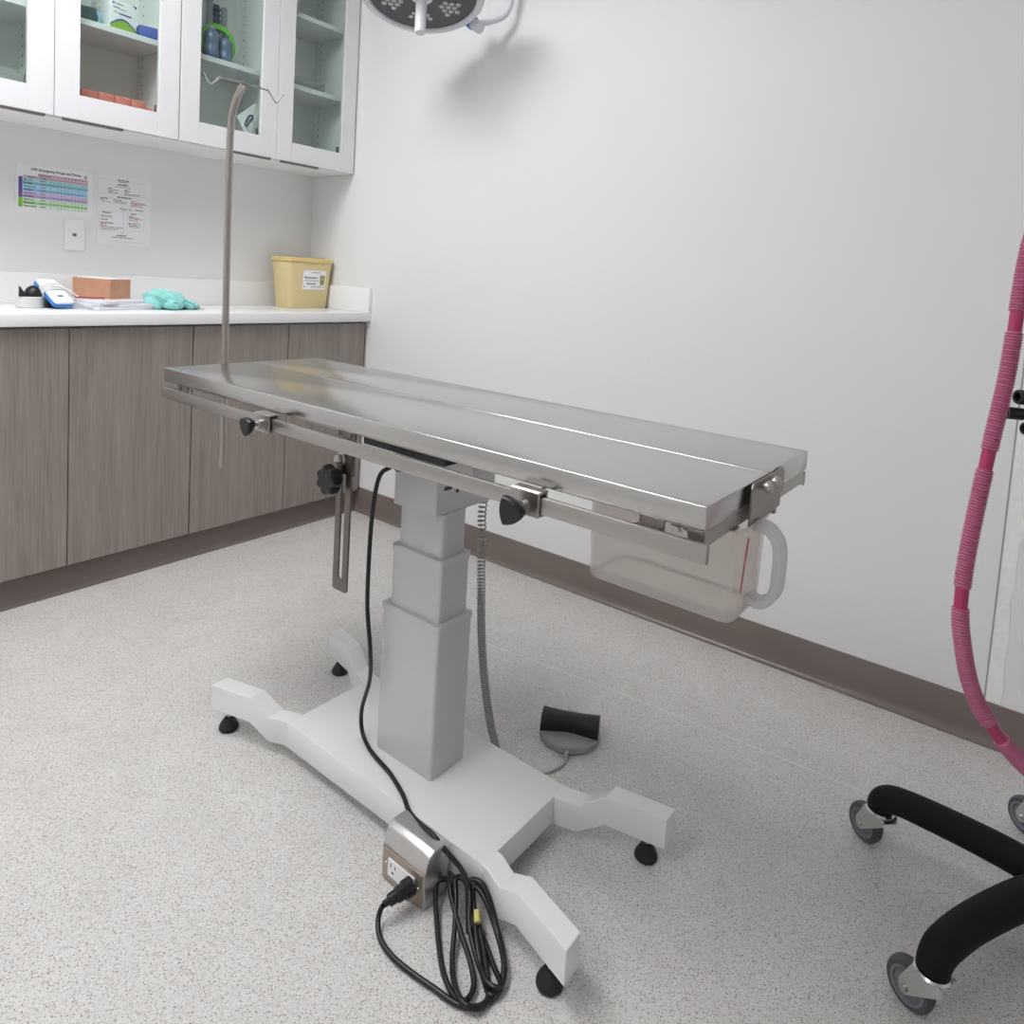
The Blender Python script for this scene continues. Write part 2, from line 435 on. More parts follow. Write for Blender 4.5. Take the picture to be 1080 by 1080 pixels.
# ------------------------------------------------------------------ wall cabinets with glass doors
ZU, ZT, XU = 1.5287, 2.46, .2992
def wall_cabinet(y0, y1, shelves, label):
    c = (y0+y1)/2; t = thing('wall_cabinet', label, 'cabinet', (0, c, ZU)); W = (y1-y0)/2-.0005; H = ZT-ZU; mid = 0
    b = MB()
    b.box(.001, XU-.021, -W, W, .0, .018); b.box(.001, XU-.021, -W, W, H-.018, H)
    b.box(.001, .012, -W+.018, W-.018, .018, H-.018)
    for a in (-W, W-.018): b.box(.012, XU-.021, a, a+.018, .018, H-.018)
    b.box(.012, XU-.021, -.009, .009, .018, H-.018)
    b.slot = 1
    for z in [.12+.032*k for k in range(24)]:
        for yy, d in ((-.009, -1), (W-.018, -1), (-W+.018, 1), (.009, 1)):
            b.cyl((.055, yy-d*.0006, z), (.055, yy+d*.0006, z), .0032, seg=8)
    b.build('carcass', [M['cab_in'], M['hole']], t)
    for side in (0, 1):
        for z in shelves[side]:
            a, bb = (-W+.019, -.010) if side == 0 else (.010, W-.019)
            MB().box(.013, .252, a, bb, z-ZU-.020, z-ZU, .001, 1).build('shelf', M['white_lam'], t)
    for side in (0, 1):
        a, bb = (-W+.001, -.0012) if side == 0 else (.0012, W-.001)
        st, rl = .0715, .080
        d = MB(); x0, x1 = XU-.019, XU
        d.box(x0, x1, a, a+st, .002, H-.002, .001, 1); d.box(x0, x1, bb-st, bb, .002, H-.002, .001, 1)
        d.box(x0, x1, a+st, bb-st, .002, rl+.002, .001, 1); d.box(x0, x1, a+st, bb-st, H-rl, H-.002, .001, 1)
        dd = d.build('door', M['white_lam'], t)
        MB().box(XU-.0125, XU-.0085, a+st-.004, bb-st+.004, rl-.003, H-rl+.004).build('glass_pane', M['glass'], dd)
        if side == 0: p0, p1 = bb-.205, bb-.025
        else: p0, p1 = a+.025, a+.205
        MB().box(XU-.014, XU+.0045, p0, p1, -.006, .0018, .0008, 1).build('edge_pull', M['pull'], dd)
        h = MB().box(XU-.045, XU-.0195, bb-st+.004, bb-st+.03, .085, .115, .003)
        h.build('hinge', M['pull'], dd)
    return t
wall_cabinet(-1.6, -.805, ([1.87], [1.87]), 'white glass-door wall cabinet above the two posters')
wall_cabinet(-.803, -.006, ([1.872], [1.864, 2.158]), 'white glass-door wall cabinet in the corner above the yellow container')

# things in the wall cabinets
ZB = ZU+.018
for k, y in enumerate((-1.069, -1.015, -.961, -.907)):
    lab = ['coral pink wrapped pack, leftmost of the row in the glass cabinet', 'coral pink wrapped pack, second from left in the cabinet row',
           'coral pink wrapped pack, second from right in the cabinet row', 'coral pink wrapped pack, rightmost of the row in the glass cabinet'][k]
    o = MB().box(-.035, .035, -.0255, .0255, 0, .110, .006, 3).build('bandage_pack', M['coral']) if k == 0 else o.copy()
    if k: COL.objects.link(o)
    o.location = (.168, y+.008, ZB+.0005); tag(o, lab, 'bandage pack', 'coral packs on the cabinet floor')
o = MB().box(-.03, .03, -.022, .022, 0, .10, .007, 3).build('bandage_pack', M['coral']); o.location = (.13, -.852, ZB+.0005)
tag(o, 'coral pink wrapped pack set back behind the cabinet door edge', 'bandage pack', 'coral packs on the cabinet floor')
# carton with green swoosh
Xf = lambda o: XF(o, (0, 1, 0), (0, 0, 1), (1, 0, 0))   # a face looking along +x: right = +y, up = +z
t = thing('medical_carton', 'white carton with blue stripe and green arc on the cabinet shelf', 'box', (.16, -.972, 1.8705), .12)
MB().box(-.055, .055, -.048, .048, 0, .103, .0015).build('carton', M['paper'], t)
mb = MB(); X = Xf((.0556, 0, 0)); G = mat('carton_green', (140, 178, 62), .5); BL = mat('carton_blue', (58, 76, 148), .5)
arc = [(-.044+.092*i/16, .034*math.sin(PI*(.10+.82*i/16))*1.1+.002) for i in range(17)]
mb.slot = 1
for i in range(16):
    (a, h0), (b, h1) = arc[i], arc[i+1]; mb.add([(a, h0, .0002), (b, h1, .0002), (b, h1+.006, .0002), (a, h0+.006, .0002)], [[0, 1, 2, 3]], X)
mb.slot = 0
for i in range(16):
    (a, h0), (b, h1) = arc[i], arc[i+1]; mb.add([(a, .001, .0001), (b, .001, .0001), (b, h1, .0001), (a, h0, .0001)], [[0, 1, 2, 3]], X)
mb.rect(X, -.034, -.014, .060, .063); mb.slot = 1; mb.rect(X, -.014, .03, .0575, .0625)
mb.add([(.032, .102, .0001), (.047, .102, .0001), (.047, .092, .0001)], [[0, 1, 2]], X)
mb.rect(X, -.037, -.030, .088, .095)
mb.slot = 2; mb.rect(X, -.028, .0, .089, .0925); mb.rect(X, -.034, -.012, .076, .080); mb.slot = 0; mb.rect(X, -.012, .012, .0745, .0775)
mb.build('print', [G, BL, M['ink_mid']], t)
t = thing('blue_carton', 'open blue carton on the shelf right of the white carton', 'box', (.18, -.866, 1.8705), -.2)
b = MB(); b.box(-.045, .045, -.036, -.034, 0, .046); b.box(-.045, .045, .030, .032, 0, .046); b.box(-.045, -.043, -.034, .030, 0, .046); b.box(.043, .045, -.034, .030, 0, .046); b.box(-.043, .043, -.034, .030, 0, .002)
b.build('tray', M['blue_box'], t)
MB().box(-.041, .041, -.032, .028, .0025, .05, .003).build('contents', M['paper'], t)
# soft pouches
def blob(name, sx, sy, sz, mm, label, cat, loc, rz=0, seed=1, amp=.12):
    random.seed(seed); bm = bmesh.new(); bmesh.ops.create_icosphere(bm, subdivisions=3, radius=1)
    ph = [random.uniform(0, 6) for _ in range(6)]
    for v in bm.verts:
        p = v.co.copy(); q = Vector([math.copysign(abs(p[i])**.6, p[i]) for i in range(3)])
        k = 1+amp*(math.sin(4*p.x+ph[0])*math.sin(5*p.y+ph[1])+.5*math.sin(9*p.z+ph[2]+3*p.x))
        v.co = Vector((q.x*sx*k, q.y*sy*k, max(0, (q.z*k+.95)*sz*.5)))
    o = MB().bm(bm).build(name, mm, smooth=60); o.location = loc; o.rotation_euler.z = rz
    return tag(o, label, cat)
blob('pouch', .045, .048, .058, M['dark_bag'], 'dark green crumpled pouch at the left of the cabinet shelf', 'pouch', (.18, -1.088, 1.8705), .1, 2)
t = thing('wrapped_packet', 'pale blue wrapped packet between dark pouch and white carton', 'packet', (.15, -1.035, 1.8705), -.05)
MB().box(-.05, .05, -.009, .009, 0, .048, .003).build('wrapper', M['light_blue'], t)
MB().box(-.05, .05, -.008, .008, .0485, .07, .003).build('clear_top', M['clear_plastic'], t)
# acrylic box behind the left door
t = thing('acrylic_box', 'clear acrylic box low behind the leftmost glass door', 'box', (.17, -1.30, ZB+.0005))
b = MB()
for a in ((-.05, .05, -.06, -.057), (-.05, .05, .057, .06), (-.05, -.047, -.057, .057), (.047, .05, -.057, .057)): b.box(a[0], a[1], a[2], a[3], 0, .115)
b.box(-.047, .047, -.057, .057, 0, .003); b.build('case', M['clear_plastic'], t)
MB().box(-.045, .045, -.05, .045, .0035, .06, .004).build('insert', M['greytube'], t)
# lime ring and bottles
t = thing('tape_ring', 'lime green ring standing on the cabinet shelf around a slate bottle', 'ring', (.185, -.606, 1.8725))
mb = MB(); RO, RI = .072, .054
rg = []
for i in range(48):
    a = 2*PI*i/48; n = Vector((0, math.cos(a), math.sin(a))); c0 = Vector((0, 0, RO))
    rg.append([c0+n*RI+Vector((-.011, 0, 0)), c0+n*RO+Vector((-.011, 0, 0)), c0+n*RO+Vector((.011, 0, 0)), c0+n*RI+Vector((.011, 0, 0))])
rg.append(rg[0]); mb.loft(rg, cap=False).build('band', M['lime'], t)
def bottle(loc, r, h, label, mm, cap):
    t = thing('bottle', label, 'bottle', loc)
    MB().lathe([(0, 0), (r*.9, 0), (r, .004), (r, h*.30), (r*.93, h*.33), (r*.93, h*.45), (r, h*.48), (r, h*.72), (r*.8, h*.82), (r*.42, h*.88), (r*.42, h*.93)], seg=24).build('body', mm, t)
    MB().cyl((0, 0, h*.90), (0, 0, h), r*.5, seg=20, bev=.002).build('cap', cap, t)
bottle((.232, -.655, 1.8725), .028, .115, 'slate blue bottle left in front of the lime ring in the glass cabinet', M['slate'], M['greytube'])
bottle((.226, -.594, 1.8725), .026, .098, 'shorter slate bottle with navy cap in front of the lime ring', M['slate'], M['navy'])
bottle((.15, -.700, 1.8725), .030, .14, 'slate bottle with lime cap nearest the left door frame', M['slate'], M['lime'])
def roundtube(loc, r, h, label):
    o = MB().lathe([(0, 0), (r, 0), (r, h-r)]+[(r*math.cos(a*PI/12), h-r+r*math.sin(a*PI/12)) for a in range(1, 6)]+[(0, h)], seg=20).build('tube_holder', M['greytube'])
    o.location = loc; tag(o, label, 'tube')
roundtube((.10, -.530, 1.8725), .012, .25, 'tall grey round-topped tube right of the ribbed navy tube')
roundtube((.11, -.598, 1.8725), .013, .34, 'tall grey round-topped tube left of the ribbed navy tube')
mb = MB(); prof = [(0, 0)]
for i in range(46): prof.append((.021 if (i//2) % 2 else .0165, i*.0055))
prof.append((0, .253)); o = mb.lathe(prof, seg=20).build('ribbed_tube', M['navy']); o.location = (.09, -.563, 1.8725)
tag(o, 'ribbed navy tube standing between two grey tubes in the cabinet', 'tube')
# white kite shaped pouch with dark loop
t = thing('sterile_pouch', 'white kite-shaped pouch with dark loop standing on the cabinet floor', 'pouch', (.2, -.505, ZB+.0005), -.1)
X = Xf((0, 0, 0)); kite = [(.012, .0), (.034, .0), (.046, .10), (.058, .206), (-.019, .138), (.010, .088)]
MB().prism([(p[0], p[1]) for p in kite], X, .006, .001).build('sheet', M['paper'], t)
pts = spline([(.014, .104, .0085), (.016, .122, .0085), (.030, .148, .0085), (.044, .152, .0085), (.042, .138, .0085), (.030, .126, .0085), (.020, .102, .0085)], 6)
mb = MB(); mb.tube([X @ p for p in pts], .0024, 6); mb.build('loop', M['navy'], t)
# clear trays
def tray(loc, sx, sy, h, label, n=3):
    t = thing('plastic_tray', label, 'tray', loc)
    for k in range(n):
        b = MB(); z = k*h/n
        b.box(-sx, sx, -sy, sy, z, z+.0015); 
        for a in ((-sx, sx, -sy, -sy+.0015), (-sx, sx, sy-.0015, sy), (-sx, -sx+.0015, -sy+.0015, sy-.0015), (sx-.0015, sx, -sy+.0015, sy-.0015)): b.box(a[0], a[1], a[2], a[3], z+.0015, z+h/n*.8)
        b.build('layer', M['clear_plastic'], t)
tray((.12, -.165, 1.8645), .06, .075, .06, 'stack of clear plastic trays on the middle cabinet shelf')
blob('plastic_bag', .05, .035, .07, M['clear_plastic'], 'small clear plastic bag on the cabinet floor in the corner', 'bag', (.19, -.275, ZB+.0005), .2, 5)

# ------------------------------------------------------------------ posters, wall plate
def poster(name, y0, z0, w, h, label, rx=0):
    t = thing(name, label, 'poster', (.0005, y0, z0))
    MB().box(0, .0006, 0, w, 0, h).build('sheet', M['paper'], t)
    return t
w, h = .243, .163
t = poster('drug_chart', -1.212, 1.2345, w, h, 'colour-striped emergency drug chart taped to the wall, left of the text sheet')
X = Xf((.0008, 0, 0)); cols = [(214, 178, 196), (206, 168, 186), (160, 214, 226), (112, 186, 206), (176, 218, 242), (122, 190, 234), (222, 196, 230), (178, 156, 214), (208, 236, 206), (162, 218, 150), (226, 242, 222), (98, 84, 160), (136, 92, 160), (136, 200, 62)]
cm = [mat('chart_%d' % i, tuple(int(v+(245-v)*.15) for v in c) if i < 11 else c, .6) for i, c in enumerate(cols)]+[M['ink'], M['ink_mid'], M['ink_red']]
mb = MB(); tx0, tx1, x2 = .0215, .226, .066
rh = .0112; top = h-.0285
mb.slot = 0; mb.rect(X, x2, tx1, top-.0095, top)
mb.slot = 1; mb.rect(X, tx0, tx1, top-.0195, top-.0100)
y = top-.0195
for i in range(9):
    mb.slot = 2+i; mb.rect(X, tx0, tx1, y-rh+.0003, y); y -= rh
yb = y
mb.slot = 11; mb.rect(X, .0085, .0205, top-.0195-rh*4.2, top-.0165); mb.slot = 12; mb.rect(X, .0085, .0205, top-.0195-rh*6, top-.0195-rh*4.2); mb.slot = 13; mb.rect(X, .0085, .0205, yb, top-.0195-rh*6)
X2 = Xf((.0010, 0, 0)); random.seed(11)
def at(xx, yy): return X2 @ Matrix.Translation((xx, yy, 0))
mb.slot = 14
drugs = ['Epi Low', 'Epi High', 'Vasopressin', 'Atropine', 'Amiodarone', 'Lidocaine', 'Naloxone', 'Flumazenil', 'Atipamezole']
y = top-.0195
for i in range(9):
    mb.slot = 14; mb.text(drugs[i], at(tx0+.002, y-rh*.72), .0078); mb.slot = 15; mb.rect(X2, .072+random.uniform(-.001, .002), .092+random.uniform(-.003, .002), y-rh*.66, y-rh*.40)
    for k in range(11):
        xx = .104+k*.0113; 
        if random.random() < .93: mb.rect(X2, xx, xx+random.uniform(.003, .0055), y-rh*.64, y-rh*.40)
    y -= rh
mb.slot = 14; mb.text('Weight (kg)', at(.068, top-.0075), .0072); mb.text('DRUG', at(.036, top-.0178), .0072); mb.text('DOSE', at(.074, top-.0178), .0072)
for k, n in enumerate(('2.5', '5', '10', '15', '20', '25', '30', '35', '40', '45', '50')):
    mb.slot = 14; mb.text(n, at(.1065+k*.0113, top-.0075), .0062, 'CENTER'); mb.slot = 16; mb.text('ml', at(.1065+k*.0113, top-.0178), .0065, 'CENTER')
mb.slot = 14; mb.text('CPR Emergency Drugs and Doses', at(.124, h-.0195), .0115, 'CENTER')
mb.build('print', cm, t, smooth=0)
mb = MB(); mb.lathe([(.0042, 0), (.006, 0), (.006, .0002), (.0042, .0002)], (.0008, .219, h-.020), (1, 0, 0), 20); mb.lathe([(0, 0), (.0026, 0), (.0026, .0002), (0, .0002)], (.0008, .219, h-.020), (1, 0, 0), 16)
mb.build('emblem', M['ink_mid'], t, smooth=0)
w, h = .193, .260
t = poster('text_sheet', -.951, 1.1385, w, h, 'white printed text sheet with red notes taped right of the colour chart')
mb = MB(); random.seed(5); sc = [M['ink'], M['ink_mid'], M['ink_line'], M['ink_red']]
def line(x0, x1, y, s, hh=.0026):    # a row of word-length dashes
    x = x0
    while x < x1-.002:
        q = min(x1, x+random.uniform(.005, .016)); mb.slot = s; mb.rect(X, x, q, y-hh/2, y+hh/2); x = q+.0016
def crule(x0, x1, y): mb.slot = 2; mb.rect(X, x0, x1, y-.0004, y+.0004)
def vrule(x, y0, y1): mb.slot = 2; mb.rect(X, x-.0004, x+.0004, y0, y1)
crule(.006, .186, h-.016)
for a, b, y, s, k in ((.068, .110, .013, 0, .003), (.072, .106, .0195, 1, .0028), (.068, .106, .030, 0, .0042), (.060, .116, .0385, 1, .0022),
                   (.036, .048, .047, 1, .003), (.036, .072, .052, 1, .0025), (.036, .054, .057, 3, .0025), (.036, .070, .062, 0, .0025),
                   (.094, .104, .047, 0, .003), (.094, .116, .052, 1, .0025), (.094, .106, .057, 3, .0025), (.094, .150, .063, 0, .0025),
                   (.068, .118, .077, 0, .0038), (.008, .034, .087, 0, .003), (.008, .022, .093, 1, .0022), (.012, .046, .099, 1, .0022), (.054, .082, .088, 0, .0022), (.054, .098, .094, 3, .003), (.06, .104, .099, 1, .002),
                   (.118, .140, .086, 1, .002), (.118, .172, .092, 3, .003), (.118, .176, .096, 1, .002), (.122, .158, .1, 3, .0025), (.118, .17, .104, 1, .002),
                   (.078, .106, .121, 0, .003), (.112, .122, .121, 0, .003), (.134, .164, .120, 0, .003), (.088, .098, .127, 1, .002),
                   (.016, .044, .139, 0, .0036), (.010, .050, .150, 1, .002), (.010, .054, .155, 1, .002), (.010, .036, .165, 0, .0028), (.010, .056, .177, 0, .003), (.010, .028, .182, 3, .003), (.010, .030, .187, 3, .003), (.012, .092, .192, 1, .002), (.010, .080, .197, 1, .002), (.012, .062, .202, 1, .002),
                   (.118, .138, .136, 0, .003), (.110, .130, .145, 3, .003), (.112, .148, .149, 1, .0025), (.110, .160, .154, 3, .003), (.112, .148, .160, 1, .002), (.110, .156, .171, 1, .0022), (.110, .140, .176, 3, .003), (.112, .156, .181, 1, .0022), (.112, .154, .186, 1, .002),
                   (.068, .106, .222, 0, .0034), (.050, .128, .230, 1, .0024)):
    line(a, b, h-y, s, k)
for a, b, y in ((.006, .186, .068), (.008, .108, .083), (.112, .184, .108), (.006, .092, .133), (.104, .168, .133), (.006, .092, .208), (.104, .168, .200), (.04, .16, .246)): crule(a, b, h-y)
for x_, a, b in ((.092, .133, .208), (.104, .133, .2), (.168, .133, .2), (.082, .208, .225), (.006, .133, .208), (.15, .045, .066)): vrule(x_, h-b, h-a)
mb.build('print', sc, t, smooth=0)
t = thing('wall_plate', 'white telephone wall plate under the coloured chart', 'wall plate', (.0005, -1.03, 1.109))
MB().box(0, .006, -.0325, .0325, 0, .112, .002).build('plate', M['ivory'], t)
b = MB().box(.006, .0072, -.006, .006, .052, .062); b.build('jack', M['pull'], t)
for z in (.014, .098): MB().cyl((.006, 0, z), (.0068, 0, z), .0024, seg=12).build('screw', M['ivory'], t)

# ------------------------------------------------------------------ things on the worktop
ZC = .9145
t = thing('sharps_container', 'yellow sharps container with white label in the worktop corner', 'sharps container', (.125, -.135, ZC))
b = MB(); rings = []
def rr(w, l, rad, z, n=3):
    return [Vector((p[0], p[1], z)) for p in rrect(w, l, rad, n)]
for w_, l_, z in ((.118, .198, 0), (.122, .202, .003), (.146, .234, .195), (.146, .234, .206)): rings.append(rr(w_, l_, .022, z))
b.loft(rings).build('bin', M['yellow'], t)
rings = [rr(.150, .238, .024, .2065), rr(.158, .246, .026, .208), rr(.158, .246, .026, .222), rr(.15, .238, .024, .2255)]
MB().loft(rings).build('lid', M['yellow_rim'], t)
MB().box(-.055, .05, -.09, .09, .226, .232, .003).build('lid_window', M['milky_edge'], t)
tl = math.atan2(.012, .192); X = XF((.0612+.085*.0625+.0012, 0, .085), (0, 1, 0), (math.sin(tl), 0, math.cos(tl)), (math.cos(tl), 0, -math.sin(tl)))
lb = MB().rect(X, -.045, .078, 0, .086).build('label_sticker', M['paper'], t); tag(lb, 'white printed label')
mb = MB(); X = X @ Matrix.Translation((0, 0, .0004)); KH = mat('biohazard_khaki', (176, 172, 118), .5)
mb.slot = 0; mb.text('Biohazardous', X @ Matrix.Translation((-.036, .050, 0)), .0125)
mb.slot = 1
for a, b_, y in ((-.002, .05, .077), (-.034, .036, .040), (-.024, .026, .028), (-.024, .022, .024), (-.04, -.026, .013), (.0, .074, .012)): 
    x = a
    while x < b_: mb.rect(X, x, min(b_, x+.008), y-.0016, y+.0016); x += .0095
mb.slot = 2; mb.rect(X, .046, .073, .020, .066)
X3 = X @ Matrix.Translation((.0595, .036, .0003)); mb.slot = 0
for k in range(3):
    a = PI/2+k*2*PI/3; cx, cy = .0052*math.cos(a), .0052*math.sin(a); vs = []; fs = []
    for i in range(17):
        th = a+PI*.22+i*(2*PI-PI*.44)/16-0; 
        for rad in (.0040, .0056): vs.append((cx+rad*math.cos(th), cy+rad*math.sin(th), 0))
    for i in range(16): fs.append([2*i, 2*i+1, 2*i+3, 2*i+2])
    mb.add(vs, fs, X3)
vs = []; fs = []
for i in range(25):
    th = 2*PI*i/24
    for rad in (.0034, .0046): vs.append((rad*math.cos(th), rad*math.sin(th), 0))
for i in range(24): fs.append([2*i, 2*i+1, 2*i+3, 2*i+2])
mb.add(vs, fs, X3); mb.text('BIOHAZARD', X @ Matrix.Translation((.0595, .056, .0003)), .0042, 'CENTER')
mb.build('print', [M['ink'], M['ink_mid'], KH], t, smooth=0)

# booklets
def booklet(x, y, z, rz, w, l, h, label):
    o = MB().box(-w/2, w/2, -l/2, l/2, 0, h, .0008, 1).build('paper_stack', M['paper_grey']); o.location = (x, y, z); o.rotation_euler.z = rz
    tag(o, label, 'papers', 'white papers on the worktop'); return o
booklet(.215, -.985, ZC, .30, .19, .26, .0105, 'lowest white paper stack under the cardboard box on the worktop')
booklet(.205, -.99, ZC+.0110, .14, .20, .25, .0095, 'middle white paper stack under the cardboard box')
booklet(.20, -.985, ZC+.0210, .42, .185, .24, .009, 'topmost white paper stack directly beneath the cardboard box')
ZP = ZC+.0305
t = thing('cardboard_box', 'small open brown cardboard box resting on white papers', 'box', (.206, -.990, ZP), math.radians(26.6))
b = MB(); b.box(-.152, 0, 0, .0025, 0, .070); b.box(-.152, 0, .0965, .099, 0, .070); b.box(-.152, -.1495, .0025, .0965, 0, .070); b.box(-.0025, 0, .0025, .0965, 0, .070); b.box(-.1495, -.0025, .0025, .0965, 0, .003)
b.build('carton', M['cardboard'], t)
MB().box(-.146, -.006, .006, .093, .0035, .073, .004).build('contents', M['paper'], t)
o = MB().cyl((-.045, 0, 0), (.045, 0, 0), .0045, seg=6).build('pencil', M['red_pencil']); o.location = (.205, -1.055, ZP+.005); o.rotation_euler = (0, 0, math.radians(60))
tag(o, 'red pencil lying on the papers left of the cardboard box', 'pencil')
# handheld device
t = thing('handheld_device', 'white and blue handheld device wrapped in its white cord', 'device', (.275, -1.160, ZC))
lx = Vector((-.80, -.17, .52)).normalized(); wx_ = Vector((-.22, .97, 0)).normalized(); wx_ = (wx_-lx*wx_.dot(lx)).normalized(); nx_ = wx_.cross(lx)
if nx_.x < 0: nx_ = -nx_
TI = XF((0, 0, .0035), wx_, lx, nx_)      # slab frame: width, length, outward
def slab(w_, l0, l1, n0, n1, r_): return MB().prism([(p[0], p[1]+(l0+l1)/2) for p in rrect(w_, l1-l0, r_)], TI @ Matrix.Translation((0, 0, n0)), n1-n0, .002)
slab(.066, .002, .138, .0, .012, .010).build('blue_shell', M['blue'], t)
slab(.062, .0035, .135, .0122, .021, .009).build('white_front', M['paper'], t)
b = MB()
for q in range(4):
    l = .070+.008*q
    b.tube([TI @ p for p in spline([(-.036, l-.004, .006), (-.033, l, .022), (0, l+.005, .0255+.0012*q), (.033, l+.002, .022), (.037, l-.004, .006), (.02, l, -.003), (-.02, l, -.003)], 6, True)], .0025, 8, True)
b.tube([TI @ p for p in spline([(-.01, .085, .031), (.02, .075, .030), (.045, .060, .024), (.060, .050, .016), (.072, .055, .010)], 6)], .0025, 8)
b.build('cord', M['ivory'], t)
b = MB(); b.box(-.105, -.06, -.03, .02, .0005, .036, .006); b.build('stand', M['black_plastic'], t)
b = slab(.014, .035, .040, .0211, .0214, .001); b.build('mark', M['blue'], t)
# tub with black pieces
t = thing('bandage_tub', 'white round tub with black pieces at the left end of the worktop', 'tub', (.205, -1.236, ZC))
MB().lathe([(0, 0), (.036, 0), (.0385, .003), (.0385, .034), (.036, .0365), (0, .0365)], seg=32).build('tub', M['tub'], t)
MB().lathe([(0, .0)]+[(.026*math.cos(a*PI/16), .036*math.sin(a*PI/16)) for a in range(0, 8)]+[(0, .036)], (.006, .008, .0367), (0, 0, 1), 24).build('dome', M['black_plastic'], t)
MB().prism([(-.010, 0), (.012, 0), (-.009, .034)], XF((.012, -.025, .0367), (0, 1, 0), (0, 0, 1), (1, 0, 0)), .012, .001).build('wedge', M['black_plastic'], t)
# teal cloth: crumpled, folded
def lump(bl, seed, sc):
    """a wadded fold: an ellipsoid in a local frame, creased by ridges"""
    random.seed(seed); bm = bmesh.new(); bmesh.ops.create_icosphere(bm, subdivisions=4, radius=1)
    ph = [random.uniform(0, 6) for _ in range(4)]
    for v in bm.verts:
        p = v.co
        k = 1+sc*(abs(math.sin(3.1*p.y+2.2*p.z+ph[0]))-.5)+sc*.6*(abs(math.sin(5.3*p.x-3*p.y+ph[1]))-.5)+.05*math.sin(13*p.y+9*p.z+ph[2])+.04*abs(math.sin(8*p.x+11*p.z+ph[3]))
        v.co = p*k
    bl.bm(bm)
t = thing('folded_cloth', 'crumpled teal cloth on the worktop right of the papers', 'cloth', (.262, -.806, ZC), .1)
def frame_mb(c_, ax, ay, az):
    b_ = MB(); b_.X = XF(c_, ax, ay, az); return b_
for nm, c_, rz_, sx_, sy_, sz_, tl_, sd in (('fold', (-.01, -.048, .034), .2, .040, .034, .033, .25, 3), ('fold', (.0, .0, .033), -.25, .046, .050, .031, -.30, 8), ('fold', (.008, .060, .017), .1, .034, .046, .016, -.2, 12), ('fold', (.036, -.006, .018), .6, .026, .042, .017, .0, 21)):
    Rm = Matrix.Translation(c_) @ Matrix.Rotation(rz_, 4, 'Z') @ Matrix.Rotation(tl_, 4, 'X') @ Matrix.Diagonal((sx_, sy_, sz_, 1))
    b = MB(); b.X = Rm; lump(b, sd, .30)
    for p in b.v: p.z = max(.0006, p.z)
    b.build(nm, M['teal'], t, smooth=80)
mb = MB().tube(spline([(-.02, 0, .0025), (.0, .018, .0025), (.014, .03, .0025), (.02, .018, .0025), (.004, .004, .0025), (-.014, -.008, .0025)], 8, True), .0016, 6, True)
o = mb.build('rubber_band', M['tan_cord']); o.location = (.27, -.712, ZC); tag(o, 'thin tan rubber band on the worktop beside the teal cloth', 'rubber band')

# ------------------------------------------------------------------ surgical table
TX, TY, TA, ZTOP = 1.1782, -1.2761, -.0087, .842
t = thing('surgical_table', 'stainless steel veterinary surgery table on a white pedestal base', 'table', (TX, TY, 0), TA); TBL = t
LTOP, WTOP = 1.382, .441
for a, b_ in ((0, .2305), (.2345, WTOP)):
    MB().box(0, LTOP, a, b_, ZTOP-.034, ZTOP, .0028, 3).build('tabletop_panel', M['steel'], t)
mb = MB().box(.001, LTOP-.002, .2306, .2344, ZTOP-.030, ZTOP-.004); mb.build('seam_channel', M['steel_dark'], t)
# underframe
mb = MB(); zf0, zf1 = .786, .8078
for a, b_ in ((.012, .040), (.395, .425)):
    mb.box(1.10, 1.356, a+.010, a+.022, zf1-.003, zf1)
mb.box(1.356, 1.3800, .005, .43, zf0, zf1, .001, 1); mb.box(.02, .045, .02, .42, zf0+.004, zf1, .001, 1)
mb.box(.02, 1.35, .10, .125, .789, zf1, .001, 1); mb.box(.02, 1.35, .325, .35, .789, zf1, .001, 1)
mb.build('underframe', M['steel_bar'], t)
# end bracket with two bolts
br = MB(); X = XF((1.388, 0, 0), (0, 1, 0), (0, 0, 1), (1, 0, 0))
br.prism([(.137, .783), (.137, .838), (.142, .8445), (.272, .8445), (.279, .838), (.279, .806), (.268, .806), (.268, .7855)], X, .0035, .0008, 1)
br.box(1.382, 1.389, .265, .279, .806, .8445); br = br.build('end_bracket', M['steel_dark'], t)
for vv in (.178, .213):
    b = MB(); b.lathe([(0, 0), (.0045, 0), (.0045, .006), (.0085, .006), (.0088, .008), (.0075, .0125), (.004, .0150), (0, .0155)], (1.391, vv, .835), (1, 0, 0), 20); b.build('bolt', M['screw'], br)
mb = MB().box(1.378, 1.386, .262, .272, .772, .79); mb.build('bracket_stop', M['steel_dark'], br)
# runners that carry the pitcher
for vv in (.092, .212):
    mb = MB(); mb.box(1.12, 1.385, vv, vv+.022, .7862, .7888, .0005, 1); mb.build('pitcher_runner', M['steel_dark'], t)
# side rails
def rail(v0, v1, u0, u1, inner, posts):
    rl = MB().box(u0, u1, v0, v1, .7755, .8005, .0018, 2).build('side_rail', M['steel_bar'], t)
    for p in posts:
        b = MB()
        if inner > v1: b.box(p, p+.036, v1-.0005, inner, .786, .799, .001, 1); b.box(p, p+.036, inner-.004, inner, .799, .8079)
        else: b.box(p, p+.036, inner, v0+.0005, .786, .799, .001, 1); b.box(p, p+.036, inner, inner+.004, .799, .8079)
        b.build('rail_mount', M['steel_dark'], rl)
    return rl
RAILF = rail(-.021, -.012, .036, 1.394, .008, (.07, .66, 1.288))
rail(.453, .462, .02, 1.376, .419, (.07, .66, 1.288))
mb = MB(); mb.cyl((1.335, .03, .796), (1.350, .03, .796), .003, seg=10); mb.cyl((1.322, .03, .796), (1.336, .03, .796), .001, .0065, 12); mb.cyl((1.343, .03, .796), (1.347, .03, .796), .007, seg=6)
mb.build('wing_bolt', M['screw'], t)
